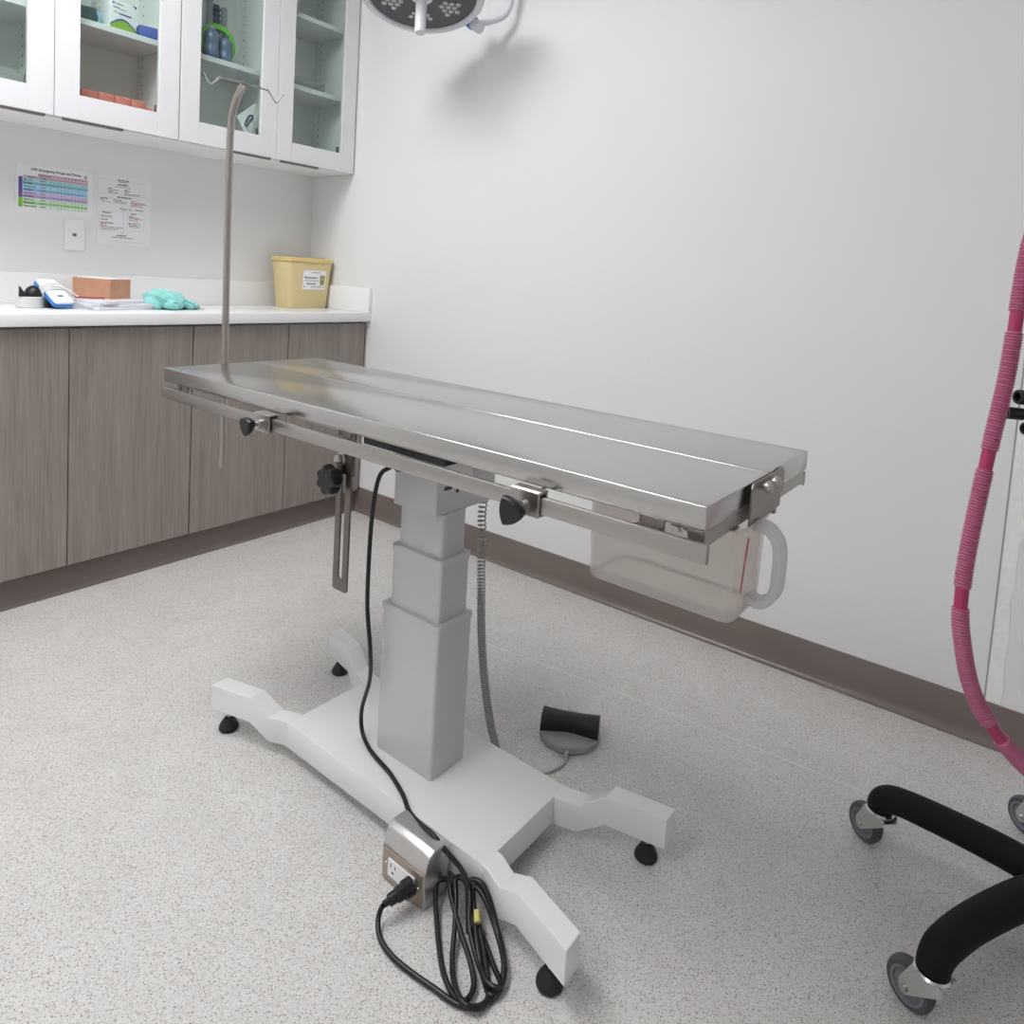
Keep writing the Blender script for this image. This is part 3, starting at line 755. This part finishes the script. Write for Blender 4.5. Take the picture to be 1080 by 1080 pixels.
# leg of the rail left: latch
mb = MB(); mb.box(.062, .075, .0, .02, .788, .8075, .002); mb.cyl((.068, -.004, .797), (.068, .004, .797), .005, seg=12); mb.build('rail_latch', M['steel_dark'], RAILF)
# rail clamps with black knobs
def reuleaux(R, n=7):
    P3 = [Vector((R*math.cos(a), R*math.sin(a))) for a in (PI/2, PI/2+2*PI/3, PI/2+4*PI/3)]; out = []
    for i in range(3):
        a, b_, c_ = P3[i], P3[(i+1) % 3], P3[(i+2) % 3]; a0 = math.atan2(a.y-c_.y, a.x-c_.x); a1 = math.atan2(b_.y-c_.y, b_.x-c_.x)
        while a1 < a0: a1 += 2*PI
        L = (a-c_).length*1.0
        for k in range(n): th = a0+(a1-a0)*k/n; out.append((c_.x+L*math.cos(th), c_.y+L*math.sin(th)))
    return out
def clamp(u0, u1, rotk, KR, uk, zk):
    c_ = MB(); c_.box(u0, u1, -.0275, -.0225, .771, .808, .001, 1); c_.box(u0, u1, -.0225, -.004, .8035, .808, .001, 1); c_.box(u0, u1, -.0225, -.004, .771, .7760, .001, 1); c_.box(u0, u1, -.0108, -.006, .776, .8035)
    c_ = c_.build('rail_clamp', M['steel_bar'], t)
    MB().tube([(u1-.012, -.006, .8075), (u1-.012, .02, .8075), (u1-.012, .05, .806)], .0018, 8).build('clamp_wire', M['steel_dark'], c_)
    MB().cyl((uk, -.0275, zk), (uk, -.045, zk), .0055, seg=14).cyl((uk, -.0275, zk), (uk, -.033, zk), .010, seg=18).build('stem', M['screw'], c_)
    X = XF((uk, -.041, zk), (math.cos(rotk), 0, math.sin(rotk)), (-math.sin(rotk), 0, math.cos(rotk)), (0, -1, 0))
    mb = MB(); P0 = reuleaux(KR); lay = []
    for s_, z in ((.45, 0), (.70, .003), (.95, .008), (1.0, .014), (.96, .018), (.86, .020)): lay.append([X @ Vector((p[0]*s_, p[1]*s_, z)) for p in P0])
    mb.loft(lay).build('knob', M['black_plastic'], c_)
clamp(.432, .484, math.radians(180), .0215, .452, .786)
clamp(1.094, 1.146, math.radians(35), .0245, 1.118, .782)
# slotted hanger bar and star knob
hb = MB(); X = XF((.627, .052, 0), (1, 0, 0), (0, 0, 1), (0, -1, 0))
def slot_ring(w, z0, z1, rad):
    P = rrect(w, z1-z0, rad, 6); return [(p[0], p[1]+(z0+z1)/2) for p in P]
O = slot_ring(.043, .472, .752, .006); I = slot_ring(.0125, .496, .735, .006)
n = len(O); vs = []; fs = []
for z in (0, .004):
    for P in (O, I): vs += [X @ Vector((p[0], p[1], z)) for p in P]
for k in range(n):
    l = (k+1) % n
    fs += [[k, l, n+l, n+k], [2*n+k, 3*n+k, 3*n+l, 2*n+l], [k, 2*n+k, 2*n+l, l], [n+k, n+l, 3*n+l, 3*n+k]]
hb.add(vs, fs); M['steel_hang'] = brushed('hanger_steel_dark_reflection', (128, 120, 115), .4, (120, 120, 4)); hb = hb.build('slotted_hanger', M['steel_hang'], t)  # hanger steel: dark reflections put into its base colour
MB().box(.612, .650, .0525, .057, .705, .789, .001, 1).build('hanger_plate', M['steel_hang'], hb)
MB().lathe([(0, 0), (.013, 0), (.013, .005), (.009, .006), (.009, .014), (.006, .017), (0, .0172)], (.622, .0475, .738), (0, -1, 0), 20).build('bolt', M['screw'], hb)
kb = MB(); st = []
for i in range(72):
    a = 2*PI*i/72; st.append((.0268+.0034*math.cos(7*a)) * 1.0)
lay = []
for s_, d in ((.45, .0), (.5, .006), (.86, .010), (1, .016), (1, .028), (.9, .033), (.5, .035)):
    lay.append([Vector((.614+st[i]*s_*math.cos(2*PI*i/72), .046-d, .698+st[i]*s_*math.sin(2*PI*i/72))) for i in range(72)])
kb.loft(lay).build('star_knob', M['black_plastic'], hb)
# control box and column head
mb = MB().box(.60, .83, .115, .30, .752, .7855, .004); mb.build('control_box', M['black_plastic'], t)
hd = MB(); hd.box(.646, .768, .164, .345, .628, .716, .002, 1)
hd = hd.build('column_head', M['head_grey'], t, smooth=20)
MB().box(.615, .835, .19, .345, .7165, .7515, .003).build('head_plate', M['head_grey'], t)
for vv, zz, ww in ((.196, .682, .012), (.224, .671, .005)):
    MB().prism([(p[0], p[1]) for p in rrect(ww*2, .008, .0038)], XF((.7678, vv, zz), (0, 1, 0), (0, 0, 1), (1, 0, 0)), .0006).build('slot_hole', M['hole'], hd)
MB().cyl((.705, .112, .722), (.705, .132, .740), .009, .011, 14).build('cord_gland', M['black_plastic'], t)
for uu in (.842, .872, .892):
    mb = MB().box(uu, uu+.010, .27, .285, .752, .806); mb.build('support_strut', M['steel_dark'] if uu < .88 else M['black_plastic'], t)
# telescopic column
UC, VC = .709, .2185
def colsec(w_, d_, z0, z1, lip):
    rings = []
    P = []
    r_ = .006
    base = rrect(w_, d_, r_, 4)
    def shp(sc, z):
        out = []
        for x, y in base:
            bow = .006*(1-(x/(w_/2))**2) if abs(y) > d_/2-.007 else 0
            out.append(Vector((UC+x+math.copysign(sc, x), VC+y+math.copysign(bow, y)+math.copysign(sc, y), z)))
        return out
    if lip: rings = [shp(0, z0), shp(0, z1-.013), shp(.0015, z1-.0125), shp(.002, z1-.010), shp(.002, z1-.002), shp(.001, z1)]
    else: rings = [shp(0, z0), shp(0, z1)]
    return MB().loft(rings).build('column_section', M['column'], t)
UC = .706
colsec(.165, .100, .0855, .409, True)
UC = .709
colsec(.142, .084, .409, .5385, True)
colsec(.124, .068, .5385, .630, False)
# pedestal base and its four legs
PU0, PU1, PV0, PV1 = .420, .999, .086, .344
MB().box(PU0, PU1, PV0, PV1, .028, .085, .0022, 2).build('base_plate', M['powder'], t, smooth=25)
for su in (-1, 1):
    for sv in (-1, 1):
        rings = []
        for du, vc, w_, zt_, zb_ in ((.2895-.012, .1085, .040, .0848, .0285), (.300, .1100, .042, .085, .028), (.338, .1240, .041, .083, .026), (.388, .1410, .041, .1165, .058), (.503, .1690, .041, .1130, .0535)):
            uu = .7095+su*du
            vv = VC-.003+sv*vc+.0
            rings.append([Vector((uu, vv+a*w_/2, z)) for a, z in ((-1, zb_), (1, zb_), (1, zt_), (-1, zt_))])
        lg = MB(); 
        bm = bmesh.new(); tmp = MB().loft(rings)
        bv = [bm.verts.new(p) for p in tmp.v]
        for f_ in tmp.f: bm.faces.new([bv[i] for i in f_])
        bmesh.ops.recalc_face_normals(bm, faces=bm.faces)
        eds = [e for e in bm.edges if abs(e.verts[0].co.x-e.verts[1].co.x) > .01 or abs(e.verts[0].co.x-(.7095+su*.503)) < .002]
        bmesh.ops.bevel(bm, geom=eds, offset=.0022, segments=2, affect='EDGES', profile=.5)
        lg = MB().bm(bm).build('leg', M['powder'], t, smooth=22)
        fu, fv = .700+su*.4675, VC+.003+sv*.163
        ft = MB().lathe([(0, .002), (.021, .002), (.0225, .004), (.0225, .008), (.020, .014), (.012, .027), (.009, .031), (0, .031)], (fu, fv, 0), (0, 0, 1), 28).build('rubber_foot', M['black_rubber'], lg)
        MB().cyl((fu, fv, .030), (fu, fv, .060), .0055, seg=14).build('threaded_stem', M['screw'], lg)

def world(p):   # table-local -> world
    c_, s_ = math.cos(TA), math.sin(TA); return Vector((TX+c_*p[0]-s_*p[1], TY+s_*p[0]+c_*p[1], p[2]))
# IV pole
t = thing('iv_pole', 'thin steel drip pole with a two-hook top standing at the table end', 'drip pole', world((-.018, .166, .562)), TA)
def iv(p): return Vector((p[0]+.018, p[1]-.166, p[2]-.562))
P = spline([iv((-.016, .166, .562)), iv((-.018, .166, .842)), iv((-.021, .166, 1.10)), iv((-.023, .166, 1.36))], 6)[:-1]+spline([iv((-.023, .166, 1.36)), iv((-.022, .166, 1.43)), iv((-.014, .166, 1.482)), iv((.008, .166, 1.522)), iv((.036, .166, 1.549))], 8)
M['steel_pole'] = brushed('worn_steel_pole', (176, 169, 164), .34, (200, 200, 4)); MB().tube(P, .0088, 16).build('pole', M['steel_pole'], t)
dr = Vector((math.sin(.09), math.cos(.09), 0)); c0 = iv((.036, .166, 1.5505))
hk = [(-.100, .002), (-.092, -.012), (-.084, -.020), (-.079, -.020), (-.064, -.003), (-.056, .0), (0, 0), (.058, -.0025), (.066, -.007), (.082, -.026), (.088, -.028), (.100, -.010), (.106, -.003)]
MB().tube(spline([c0+dr*a+Vector((0, 0, b_)) for a, b_ in hk], 4), .0022, 8).build('hook_bar', M['chrome'], t)
b = MB().box(-.010, .010, -.012, .012, .232, .262, .002); b.box(.009, .022, -.012, .012, .238, .256); b.build('pole_bracket', M['steel_dark'], t)

# plastic pitcher under the table end
t = thing('plastic_pitcher', 'translucent plastic pitcher hanging under the right table end', 'pitcher', world((1.25, .19, .648)), TA)
def pk(p): return Vector((p[0]-1.25, p[1]-.19, p[2]-.648))
rings = []
prof = [(-.006, .000), (-.002, .0015), (.0, .006), (.0035, .1345), (.008, .135), (.008, .138)]
def pr(off, z): return [Vector((p[0]+.018, p[1]-.022, z)) for p in rrect(.236+2*off, .116+2*off, .016, 5)]
rings = [pr(o_, z) for o_, z in prof]+[pr(.003, .138), pr(.0, .134), pr(-.002, .006), pr(-.006, .003)]
MB().loft(rings, cap=True).build('body', M['milky'], t)
mb = MB()     # thick bottom rim bead
mb.tube([p+Vector((0, 0, .003)) for p in pr(-.004, 0)], .0028, 6, True); mb.build('bottom_bead', M['milky_edge'], t)
hp = spline([pk(p) for p in ((1.388, .17, .780), (1.406, .17, .779), (1.420, .17, .767), (1.4262, .17, .748), (1.4265, .17, .715), (1.4245, .17, .692), (1.415, .17, .676), (1.401, .17, .669), (1.386, .17, .676))], 6)
mb = MB(); vs = []; ring = []
T_ = []
for i, p in enumerate(hp):
    a = hp[max(0, i-1)]; b_ = hp[min(len(hp)-1, i+1)]; d = (b_-a).normalized(); nrm = Vector((d.z, 0, -d.x))
    ring.append([p+nrm*cx*.0072+Vector((0, cy*.014, 0)) for cx, cy in ((-1, -.7), (-.6, -1), (.6, -1), (1, -.7), (1, .7), (.6, 1), (-.6, 1), (-1, .7))])
mb.loft(ring).build('handle', M['milky_edge'], t, smooth=50)
mb = MB(); mb.tube([pk((1.3905, .140, .768)), pk((1.3885, .130, .690))], .0011, 6); mb.build('red_line', M['red_mark'], t)

# foot pedal with its coiled lead
pc = world((.853, .59, 0))
t = thing('foot_pedal', 'round grey foot pedal with black treadle and coiled lead behind the base', 'foot pedal', pc, TA)
MB().lathe([(0, .001), (.070, .001), (.074, .004), (.074, .017), (.071, .0205), (0, .0205)], (0, 0, 0), (0, 0, 1), 48).build('disc', M['grey_plastic'], t)
d0 = Vector((.898, .44, 0)).normalized(); d1 = Vector((-d0.y, d0.x, 0)); rings = []
for s_ in (-.070, -.068, -.035, -.012, .012, .035, .068, .070):
    k = (.0165+.0135*(abs(s_)/.07)) * (1 if abs(s_) < .069 else .95); c0 = d0*s_
    rings.append([c0+d1*(a*k)+Vector((0, 0, .019+b_*.037)) for a, b_ in ((-1, 0), (-1, .55), (-.88, .82), (-.5, 1.0), (.5, 1.0), (.88, .82), (1, .55), (1, 0))])
MB().loft(rings).build('treadle', M['black_rubber'], t, smooth=50)
def fp(p): return Vector((p[0]-.853, p[1]-.59, p[2]))
MB().tube(spline([fp(p) for p in ((.886, .535, .012), (.896, .512, .008), (.902, .492, .004), (.895, .455, .003), (.874, .425, .003), (.84, .40, .003), (.815, .39, .004), (.806, .378, .014), (.803, .372, .04))], 8), .0026, 8).cyl(fp((.884, .530, .010)), fp((.893, .509, .009)), .0048, .0035, 12).build('cable', M['coil'], t)
cl = spline([fp(p) for p in ((.729, .358, .622), (.724, .36, .58), (.724, .365, .52), (.727, .365, .452), (.732, .365, .38), (.738, .365, .31), (.748, .365, .24), (.764, .366, .16), (.782, .368, .095), (.803, .372, .04))], 10)
cl, Lc = resample(cl, .0009); acc = 0; pts = []; nn = len(cl)
for i in range(nn):
    sfr = i/nn; pitch = .0118-.0064*min(1, sfr*2.0); acc += (Lc/nn)/pitch*2*PI
    dd = (cl[min(nn-1, i+1)]-cl[max(0, i-1)]).normalized(); x = Vector((1, 0, 0)); x = (x-dd*x.dot(dd)).normalized(); y = dd.cross(x)
    pts.append(cl[i]+x*.0086*math.cos(acc)+y*.0086*math.sin(acc))
MB().tube(pts, .0017, 6).build('coiled_lead', M['coil'], t)
MB().cyl(fp((.729, .358, .622)), fp((.727, .35, .640)), .006, seg=12).build('lead_plug', M['black_plastic'], t)

# outlet box on the floor
t = thing('outlet_box', 'brushed steel floor outlet box beside the white table base', 'outlet box', world((.8715, .0185, 0)), TA-.02)
P = [(0, 0), (.060, 0), (.060, .092), (.052, .100), (.022, .100), (.010, .094), (.004, .082), (0, .066)]
sw = .0555; mb = MB(); X = XF((-sw, 0, .001), (0, 1, 0), (0, 0, 1), (1, 0, 0))
M['steel_satin'] = brushed('satin_steel_box', (206, 204, 203), .36, (120, 120, 8)); mb.prism(P, X, 2*sw, .003, 2).build('housing', M['steel_satin'], t)
FM = mat('bronze_steel_plate', (172, 158, 148), .35, .7)
fpz = MB().box(-.052, .052, -.0025, -.0002, .006, .066, .0008, 1).build('face_plate', FM, t)
b = MB().prism(rrect(.069, .033, .003), XF((0, -.0025, .0365), (1, 0, 0), (0, 0, 1), (0, -1, 0)), .003, .0008, 1).build('receptacle', M['ivory'], t)
sl = MB()
for cx in (-.020, .020):
    sl.box(cx-.0065, cx-.0045, -.0059, -.0056, .039, .047); sl.box(cx+.0045, cx+.0065, -.0059, -.0056, .039, .046); sl.cyl((cx, -.0056, .031), (cx, -.0059, .031), .0026, seg=12)
sl.build('slots', M['hole'], b)
for cx in (-.042, .042): MB().lathe([(0, 0), (.0035, 0), (.003, .0012), (0, .0015)], (cx, -.0025, .0365), (0, -1, 0), 12).build('screw', M['screw'], t)

# power cord
OX = world((0, 0, 0))
t = thing('power_cord', 'black power cord from the table to a coil beside the outlet box', 'power cord', (TX, TY, 0), TA)
main = [(.700, .124, .735), (.690, .112, .724), (.671, .100, .702), (.656, .100, .627), (.646, .105, .527), (.640, .112, .42), (.648, .118, .33), (.618, .147, .24), (.577, .165, .150), (.580, .166, .100), (.62, .15, .0905), (.66, .138, .0905), (.715, .126, .0905), (.778, .102, .092), (.822, .077, .096), (.862, .066, .0985), (.90, .060, .1025), (.94, .063, .085), (.966, .066, .072), (.985, .062, .058), (1.00, .050, .030)]
def cr(x, y, z): return (x, y, z)
# loops lie on the floor, their tops leaning against the base side
lA = [(.930, .060, .035), (.926, .050, .030), (.944, .030, .016), (.994, -.013, .006), (1.035, -.043, .005), (1.073, -.057, .006), (1.088, -.050, .008), (1.083, -.028, .010), (1.056, -.006, .014), (1.008, .020, .022), (.966, .045, .032), (.945, .060, .040)]
lB = [(.955, .066, .045), (.972, .050, .034), (.998, .020, .022), (1.03, -.020, .010), (1.062, -.048, .012), (1.092, -.060, .014), (1.112, -.046, .010), (1.108, -.022, .008), (1.075, .010, .010), (1.03, .045, .020), (.99, .066, .040), (.968, .070, .052)]
lC = [(.985, .070, .058), (1.000, .054, .044), (1.022, .030, .026), (1.060, .006, .012), (1.098, -.014, .016), (1.117, -.010, .016), (1.110, .016, .012), (1.085, .042, .014), (1.052, .062, .028), (1.022, .074, .052), (1.004, .076, .062)]
lD = [(.992, .072, .050), (1.015, .050, .030), (1.05, .018, .018), (1.088, -.008, .006), (1.112, -.022, .010), (1.118, -.004, .010), (1.100, .025, .018), (1.060, .055, .022), (1.020, .070, .046)]
tail = [(1.030, .050, .010), (1.080, .022, .006), (1.112, .004, .006), (1.116, -.014, .006), (1.107, -.044, .006), (1.080, -.062, .006), (1.038, -.068, .006), (.988, -.074, .006), (.947, -.075, .006), (.912, -.068, .008), (.893, -.056, .014), (.887, -.047, .024), (.8885, -.042, .032)]
mb = MB(); CR = .0045
path = main+[lA[-1]]+lA[:]+lB+lC+lD[:6]+tail
path = main+lC[1:]+lC[:2]+lB[3:]+lB[:3]+lA[3:]+lA[:3]+lD+tail
mb.tube(spline(main+[(1.02, .030, .012)], 8), CR, 10); mb.tube(spline(lA, 8, True), CR, 10, True); mb.tube(spline(lB, 8, True), CR, 10, True); mb.tube(spline(lC, 8, True), CR, 10, True); mb.tube(spline(lD, 8, True), CR, 10, True); mb.tube(spline(tail, 8), CR, 10)
mb.build('cable', M['cable'], t, smooth=60)
p1 = Vector((.9025, .0115, .0405)); p0 = Vector((.889, -.041, .034)); dd = (p1-p0)
MB().lathe([(0, 0), (.0055, 0), (.006, .008), (.0095, .010), (.010, .012), (.0105, .024), (.0125, .025), (.0125, .036), (.0155, .038), (.0155, dd.length-.001), (.014, dd.length), (0, dd.length)], p0, dd, 24).build('plug', M['black_plastic'], t)
MB().cyl((1.018, .052, .036), (1.030, .040, .030), .0055, seg=10).build('cord_tag', M['tape_yellow'], t)

# ------------------------------------------------------------------ surgical lamp
LC = Vector((1.059, -.369, 2.056)); SC = 1.2; nt_ = math.radians(17.5)
nrm = Vector((.72*math.sin(nt_), -.69*math.sin(nt_), -math.cos(nt_))).normalized()
t = thing('surgical_light', 'round white surgical lamp with dark lens face hanging at the top', 'surgical lamp', LC)
ax = -nrm   # axis pointing up out of the back
R0 = .216
MB().lathe([(.188, .001), (.192, -.007), (.207, -.007), (R0, .002), (R0+.001, .016), (.205, .038), (.12, .055), (0, .058)], (0, 0, 0), ax, 72).build('housing', M['lamp_white'], t)
MB().lathe([(0, .0015), (.189, .0015), (.189, .004), (0, .004)], (0, 0, 0), ax, 64).build('lens_cover', M['lamp_dark'], t)
x, y, d = frame_from(nrm)
lens0 = None
HEX = [(-1, -.5), (-1, .5), (0, -1), (0, 0), (0, 1), (1, -1.5), (1, -.5), (1, .5), (1, 1.5), (2, 0)]
for k in range(6):
    a = k*PI/3+.26; er = x*math.cos(a)+y*math.sin(a); et = -x*math.sin(a)+y*math.cos(a)
    for q, s_ in HEX:
        p = er*(.108+q*.0195)+et*(s_*.0225)+nrm*(-.001)
        if lens0 is None:
            lens0 = MB().lathe([(.0092, 0), (.0092, .003), (.0065, .0045), (.006, .0035), (.0035, .006), (0, .007)], (0, 0, 0), nrm, 14).build('lamp_lens', M['lamp_lens'], t); lens0.location = p
        else:
            o = lens0.copy(); COL.objects.link(o); o.parent = t; o.location = p
MB().lathe([(0, -.001), (.040, -.001), (.039, .014), (.027, .022), (.0195, .024), (.0185, .140), (.0180, .150), (.015, .154), (0, .155)], (0, 0, 0), nrm, 32).build('handle', M['lamp_white'], t)
j = Vector((.021, .246, -.024))
jd = Vector((.62, -.05, -.42)).normalized()
MB().cyl(j+jd*.002, j+jd*.045, .021, seg=24, bev=.003).build('joint', M['lamp_white'], t)
MB().cyl(j-jd*.040, j+jd*.0015, .0245, seg=24).build('joint_ring', M['lamp_blue'], t)
arm = [j+jd*.012, j+Vector((.050, .035, .010)), j+Vector((.090, .060, .030)), j+Vector((.108, .070, .065)), j+Vector((.118, .074, .14)), j+Vector((.12, .06, .34)), j+Vector((.08, .02, .46)), j+Vector((.02, -.08, .50))]
MB().tube(spline(arm, 10), .0125, 14).build('yoke_arm', M['lamp_white'], t)
MB().cyl(j+Vector((.01, -.09, .46)), (j.x+.01, j.y-.09, RZ-.001-LC.z), .028, seg=28).lathe([(0, 0), (.10, 0), (.10, .03), (.06, .06), (0, .06)], (j.x+.01, j.y-.09, RZ-.001-LC.z-.06), (0, 0, 1), 36).build('ceiling_pole', M['lamp_white'], t)
MB().tube([j-jd*.02, Vector((0, .15, .0)), Vector((0, .06, .05))], .012, 12).build('head_stub', M['lamp_white'], t)

# ------------------------------------------------------------------ anaesthesia machine at the right edge
HX, HY = 2.992, -.607
t = thing('anesthesia_machine', 'anaesthesia machine stand with curved black legs on grey casters', 'anaesthesia machine', (HX, HY, 0))
MB().lathe([(0, .085), (.050, .085), (.056, .095), (.056, .145), (.045, .158), (.028, .165), (0, .165)], (0, 0, 0), (0, 0, 1), 36).build('hub', M['black_arm'], t)
MB().cyl((.03, .0, .16), (.03, .0, 1.42), .019, seg=24).build('pole', M['lamp_white'], t)
ends = [(-.296, .033), (-.164, -.294), (-.028, .288), (.245, .165), (.20, -.22)]
for k, (ex, ey) in enumerate(ends):
    d = Vector((ex, ey, 0)); L = d.length; d.normalize(); P_ = Vector((-d.y, d.x, 0))
    bend = P_*(.008 if k != 1 else -.009)
    pts = spline([d*.02+Vector((0, 0, .122)), d*L*.35+bend*.5+Vector((0, 0, .130)), d*L*.7+bend*.55+Vector((0, 0, .129)), d*(L-.030)+bend*.15+Vector((0, 0, .1215)), d*(L-.008)+Vector((0, 0, .108)), d*(L-.002)+Vector((0, 0, .0895))], 9)
    n_ = len(pts)
    lg = MB().tube(pts, lambda i: (.029-.0055*i/n_)*1, 18).build('leg', M['black_arm'], t, smooth=60)
    # caster: swivel plate, fork and wheel
    piv = d*(L-.004)
    aw = math.radians([222, 205, 205, 60, 300][k]); wx = Vector((math.cos(aw), math.sin(aw), 0)); tr = Vector((-wx.y, wx.x, 0))
    if k in (0, 1, 2): tr = Vector((-.80, .25, 0)) if k == 0 else Vector((-.8, .2, 0)); tr.normalize(); wx = Vector((-.55, -.83, 0)) if k == 0 else (Vector((-.42, -.91, 0)) if k == 1 else Vector((-.62, -.78, 0))); wx = (wx-tr*wx.dot(tr)*0).normalized(); tr = Vector((wx.y, -wx.x, 0)); 
    WS = .95; wc = piv+tr*.030+Vector((0, 0, .0375))
    cs = MB().lathe([(0, 0), (.026, 0), (.027, .002), (.024, .005), (0, .005)], piv+Vector((0, 0, .0845)), (0, 0, 1), 24)
    cs = cs.build('caster', M['chrome'], t)
    fk = MB()
    for s_ in (-1, 1):
        X = XF(Vector((0, 0, 0))+wx*(s_*.0165-.001), tr, (0, 0, 1), tr.cross(Vector((0, 0, 1))))
        a_, b_ = piv.dot(tr), wc.dot(tr); off = wx*(piv.dot(wx))
        X = XF(off+wx*(s_*.0165), tr, (0, 0, 1), wx)
        fk.prism([(a_-.026, .0865), (a_+.022, .0865), (b_+.010, .046), (b_+.008, .033), (b_-.003, .028), (b_-.012, .035), (a_-.026, .072)], X, .0022*s_, .0004, 1)
    fk.box(-.001, .001, -.001, .001, 0, .002, X=XF(piv+Vector((0, 0, .082)), tr, wx, (0, 0, 1)))
    fk.build('fork', M['chrome'], cs)
    MB().cyl(wc-wx*.022, wc+wx*.022, .0055, seg=14).build('axle', M['screw'], cs)
    w_ = MB().lathe([(.0275, -.0115), (.0333, -.0115), (.0366, -.007), (.0375, -.003), (.0375, .003), (.0366, .007), (.0333, .0115), (.0275, .0115)], wc, wx, 40)
    w_ = w_.build('tyre', M['wheel'], cs)
    MB().lathe([(0, -.0115), (.012, -.0115), (.014, -.009), (.022, -.008), (.0235, -.0112), (.0277, -.0118), (.0277, .0118), (.0235, .0112), (.022, .008), (.014, .009), (.012, .0115), (0, .0115)], wc, wx, 36).build('wheel_hub', M['wheel_hub'], cs)
# breathing manifold with black ports
def mw(x, y, z): return Vector((x-HX, y-HY, z))
mf = MB().box(2.862-HX, 2.985-HX, -.665-HY, -.600-HY, .900, .968, .006).build('manifold', M['black_plastic'], t)
def port(a, b_, r_):
    a = mw(*a); b_ = mw(*b_); L = (b_-a).length
    MB().lathe([(0, 0), (r_*.9, 0), (r_*.9, L*.55), (r_, L*.6), (r_, L-.002), (r_*.93, L), (r_*.62, L), (r_*.62, L-.012), (0, L-.012)], a, b_-a, 24).build('port', M['black_plastic'], mf)
port((2.885, -.640, .931), (2.834, -.672, .933), .0105)
port((2.880, -.645, .960), (2.846, -.672, .962), .0125)
port((2.890, -.668, .912), (2.860, -.692, .913), .0105)
MB().box(2.872-HX, 2.9-HX, -.667-HY, -.6645-HY, .930, .944).build('blue_tab', M['blue'], mf)
MB().box(2.985-HX, 3.01-HX, -.64-HY, -.58-HY, .915, .955, .003).build('manifold_arm', M['black_plastic'], t)
MB().box(2.874-HX, 2.99-HX, -.655-HY, -.55-HY, .712, .742, .003).build('side_tray', M['lamp_white'], t)
MB().box(2.975-HX, 3.20-HX, -.70-HY, -.50-HY, 1.20, 1.42, .008).build('vaporizer_body', M['lamp_white'], t)
# breathing hose
hp = [(3.00, -.70, 1.30), (2.93, -.76, 1.315), (2.872, -.80, 1.29), (2.848, -.815, 1.235), (2.839, -.825, 1.168), (2.834, -.844, 1.018), (2.824, -.862, .904), (2.814, -.882, .775), (2.811, -.893, .690), (2.817, -.896, .619), (2.845, -.885, .522), (2.911, -.845, .431), (2.97, -.80, .40), (3.03, -.75, .43), (3.05, -.70, .52), (3.03, -.66, .62)]
pts, Lh = resample(spline(hp, 14), .0008)
i0 = min(range(len(pts)), key=lambda i: (pts[i]-Vector((2.8375, -.834, 1.090))).length); st_ = Lh/len(pts); s0 = i0*st_
def cuff(i):
    q = ((i*st_-s0)+.105) % .210-.105; return abs(q) < .0155
def hr(i): return .0094 if cuff(i) else .0113+.0011*math.sin(2*PI*(i*st_)/.0044)
t = thing('breathing_hose', 'magenta corrugated breathing hose hanging at the right edge', 'hose', pts[0])
mb = MB().tube([p-pts[0] for p in pts], hr, 14)
mb.mi = []
for i in range(len(pts)-1): mb.mi += [1 if cuff(i) and cuff(i+1) else 0]*14
mb.mi += [0, 0]
mb.build('hose', [M['hose_pink'], M['hose_cuff']], t, smooth=70)

# ------------------------------------------------------------------ world, colour management
w = bpy.data.worlds.new('world'); scene.world = w; w.use_nodes = True
w.node_tree.nodes['Background'].inputs['Color'].default_value = (.8, .85, .9, 1); w.node_tree.nodes['Background'].inputs['Strength'].default_value = .3
vs_ = scene.view_settings; vs_.view_transform = 'Standard'; vs_.look = 'None'; vs_.gamma = 1; vs_.use_curve_mapping = False; vs_.exposure = 0.0
scene.cycles.max_bounces = 10; scene.cycles.diffuse_bounces = 6; scene.cycles.transparent_max_bounces = 16
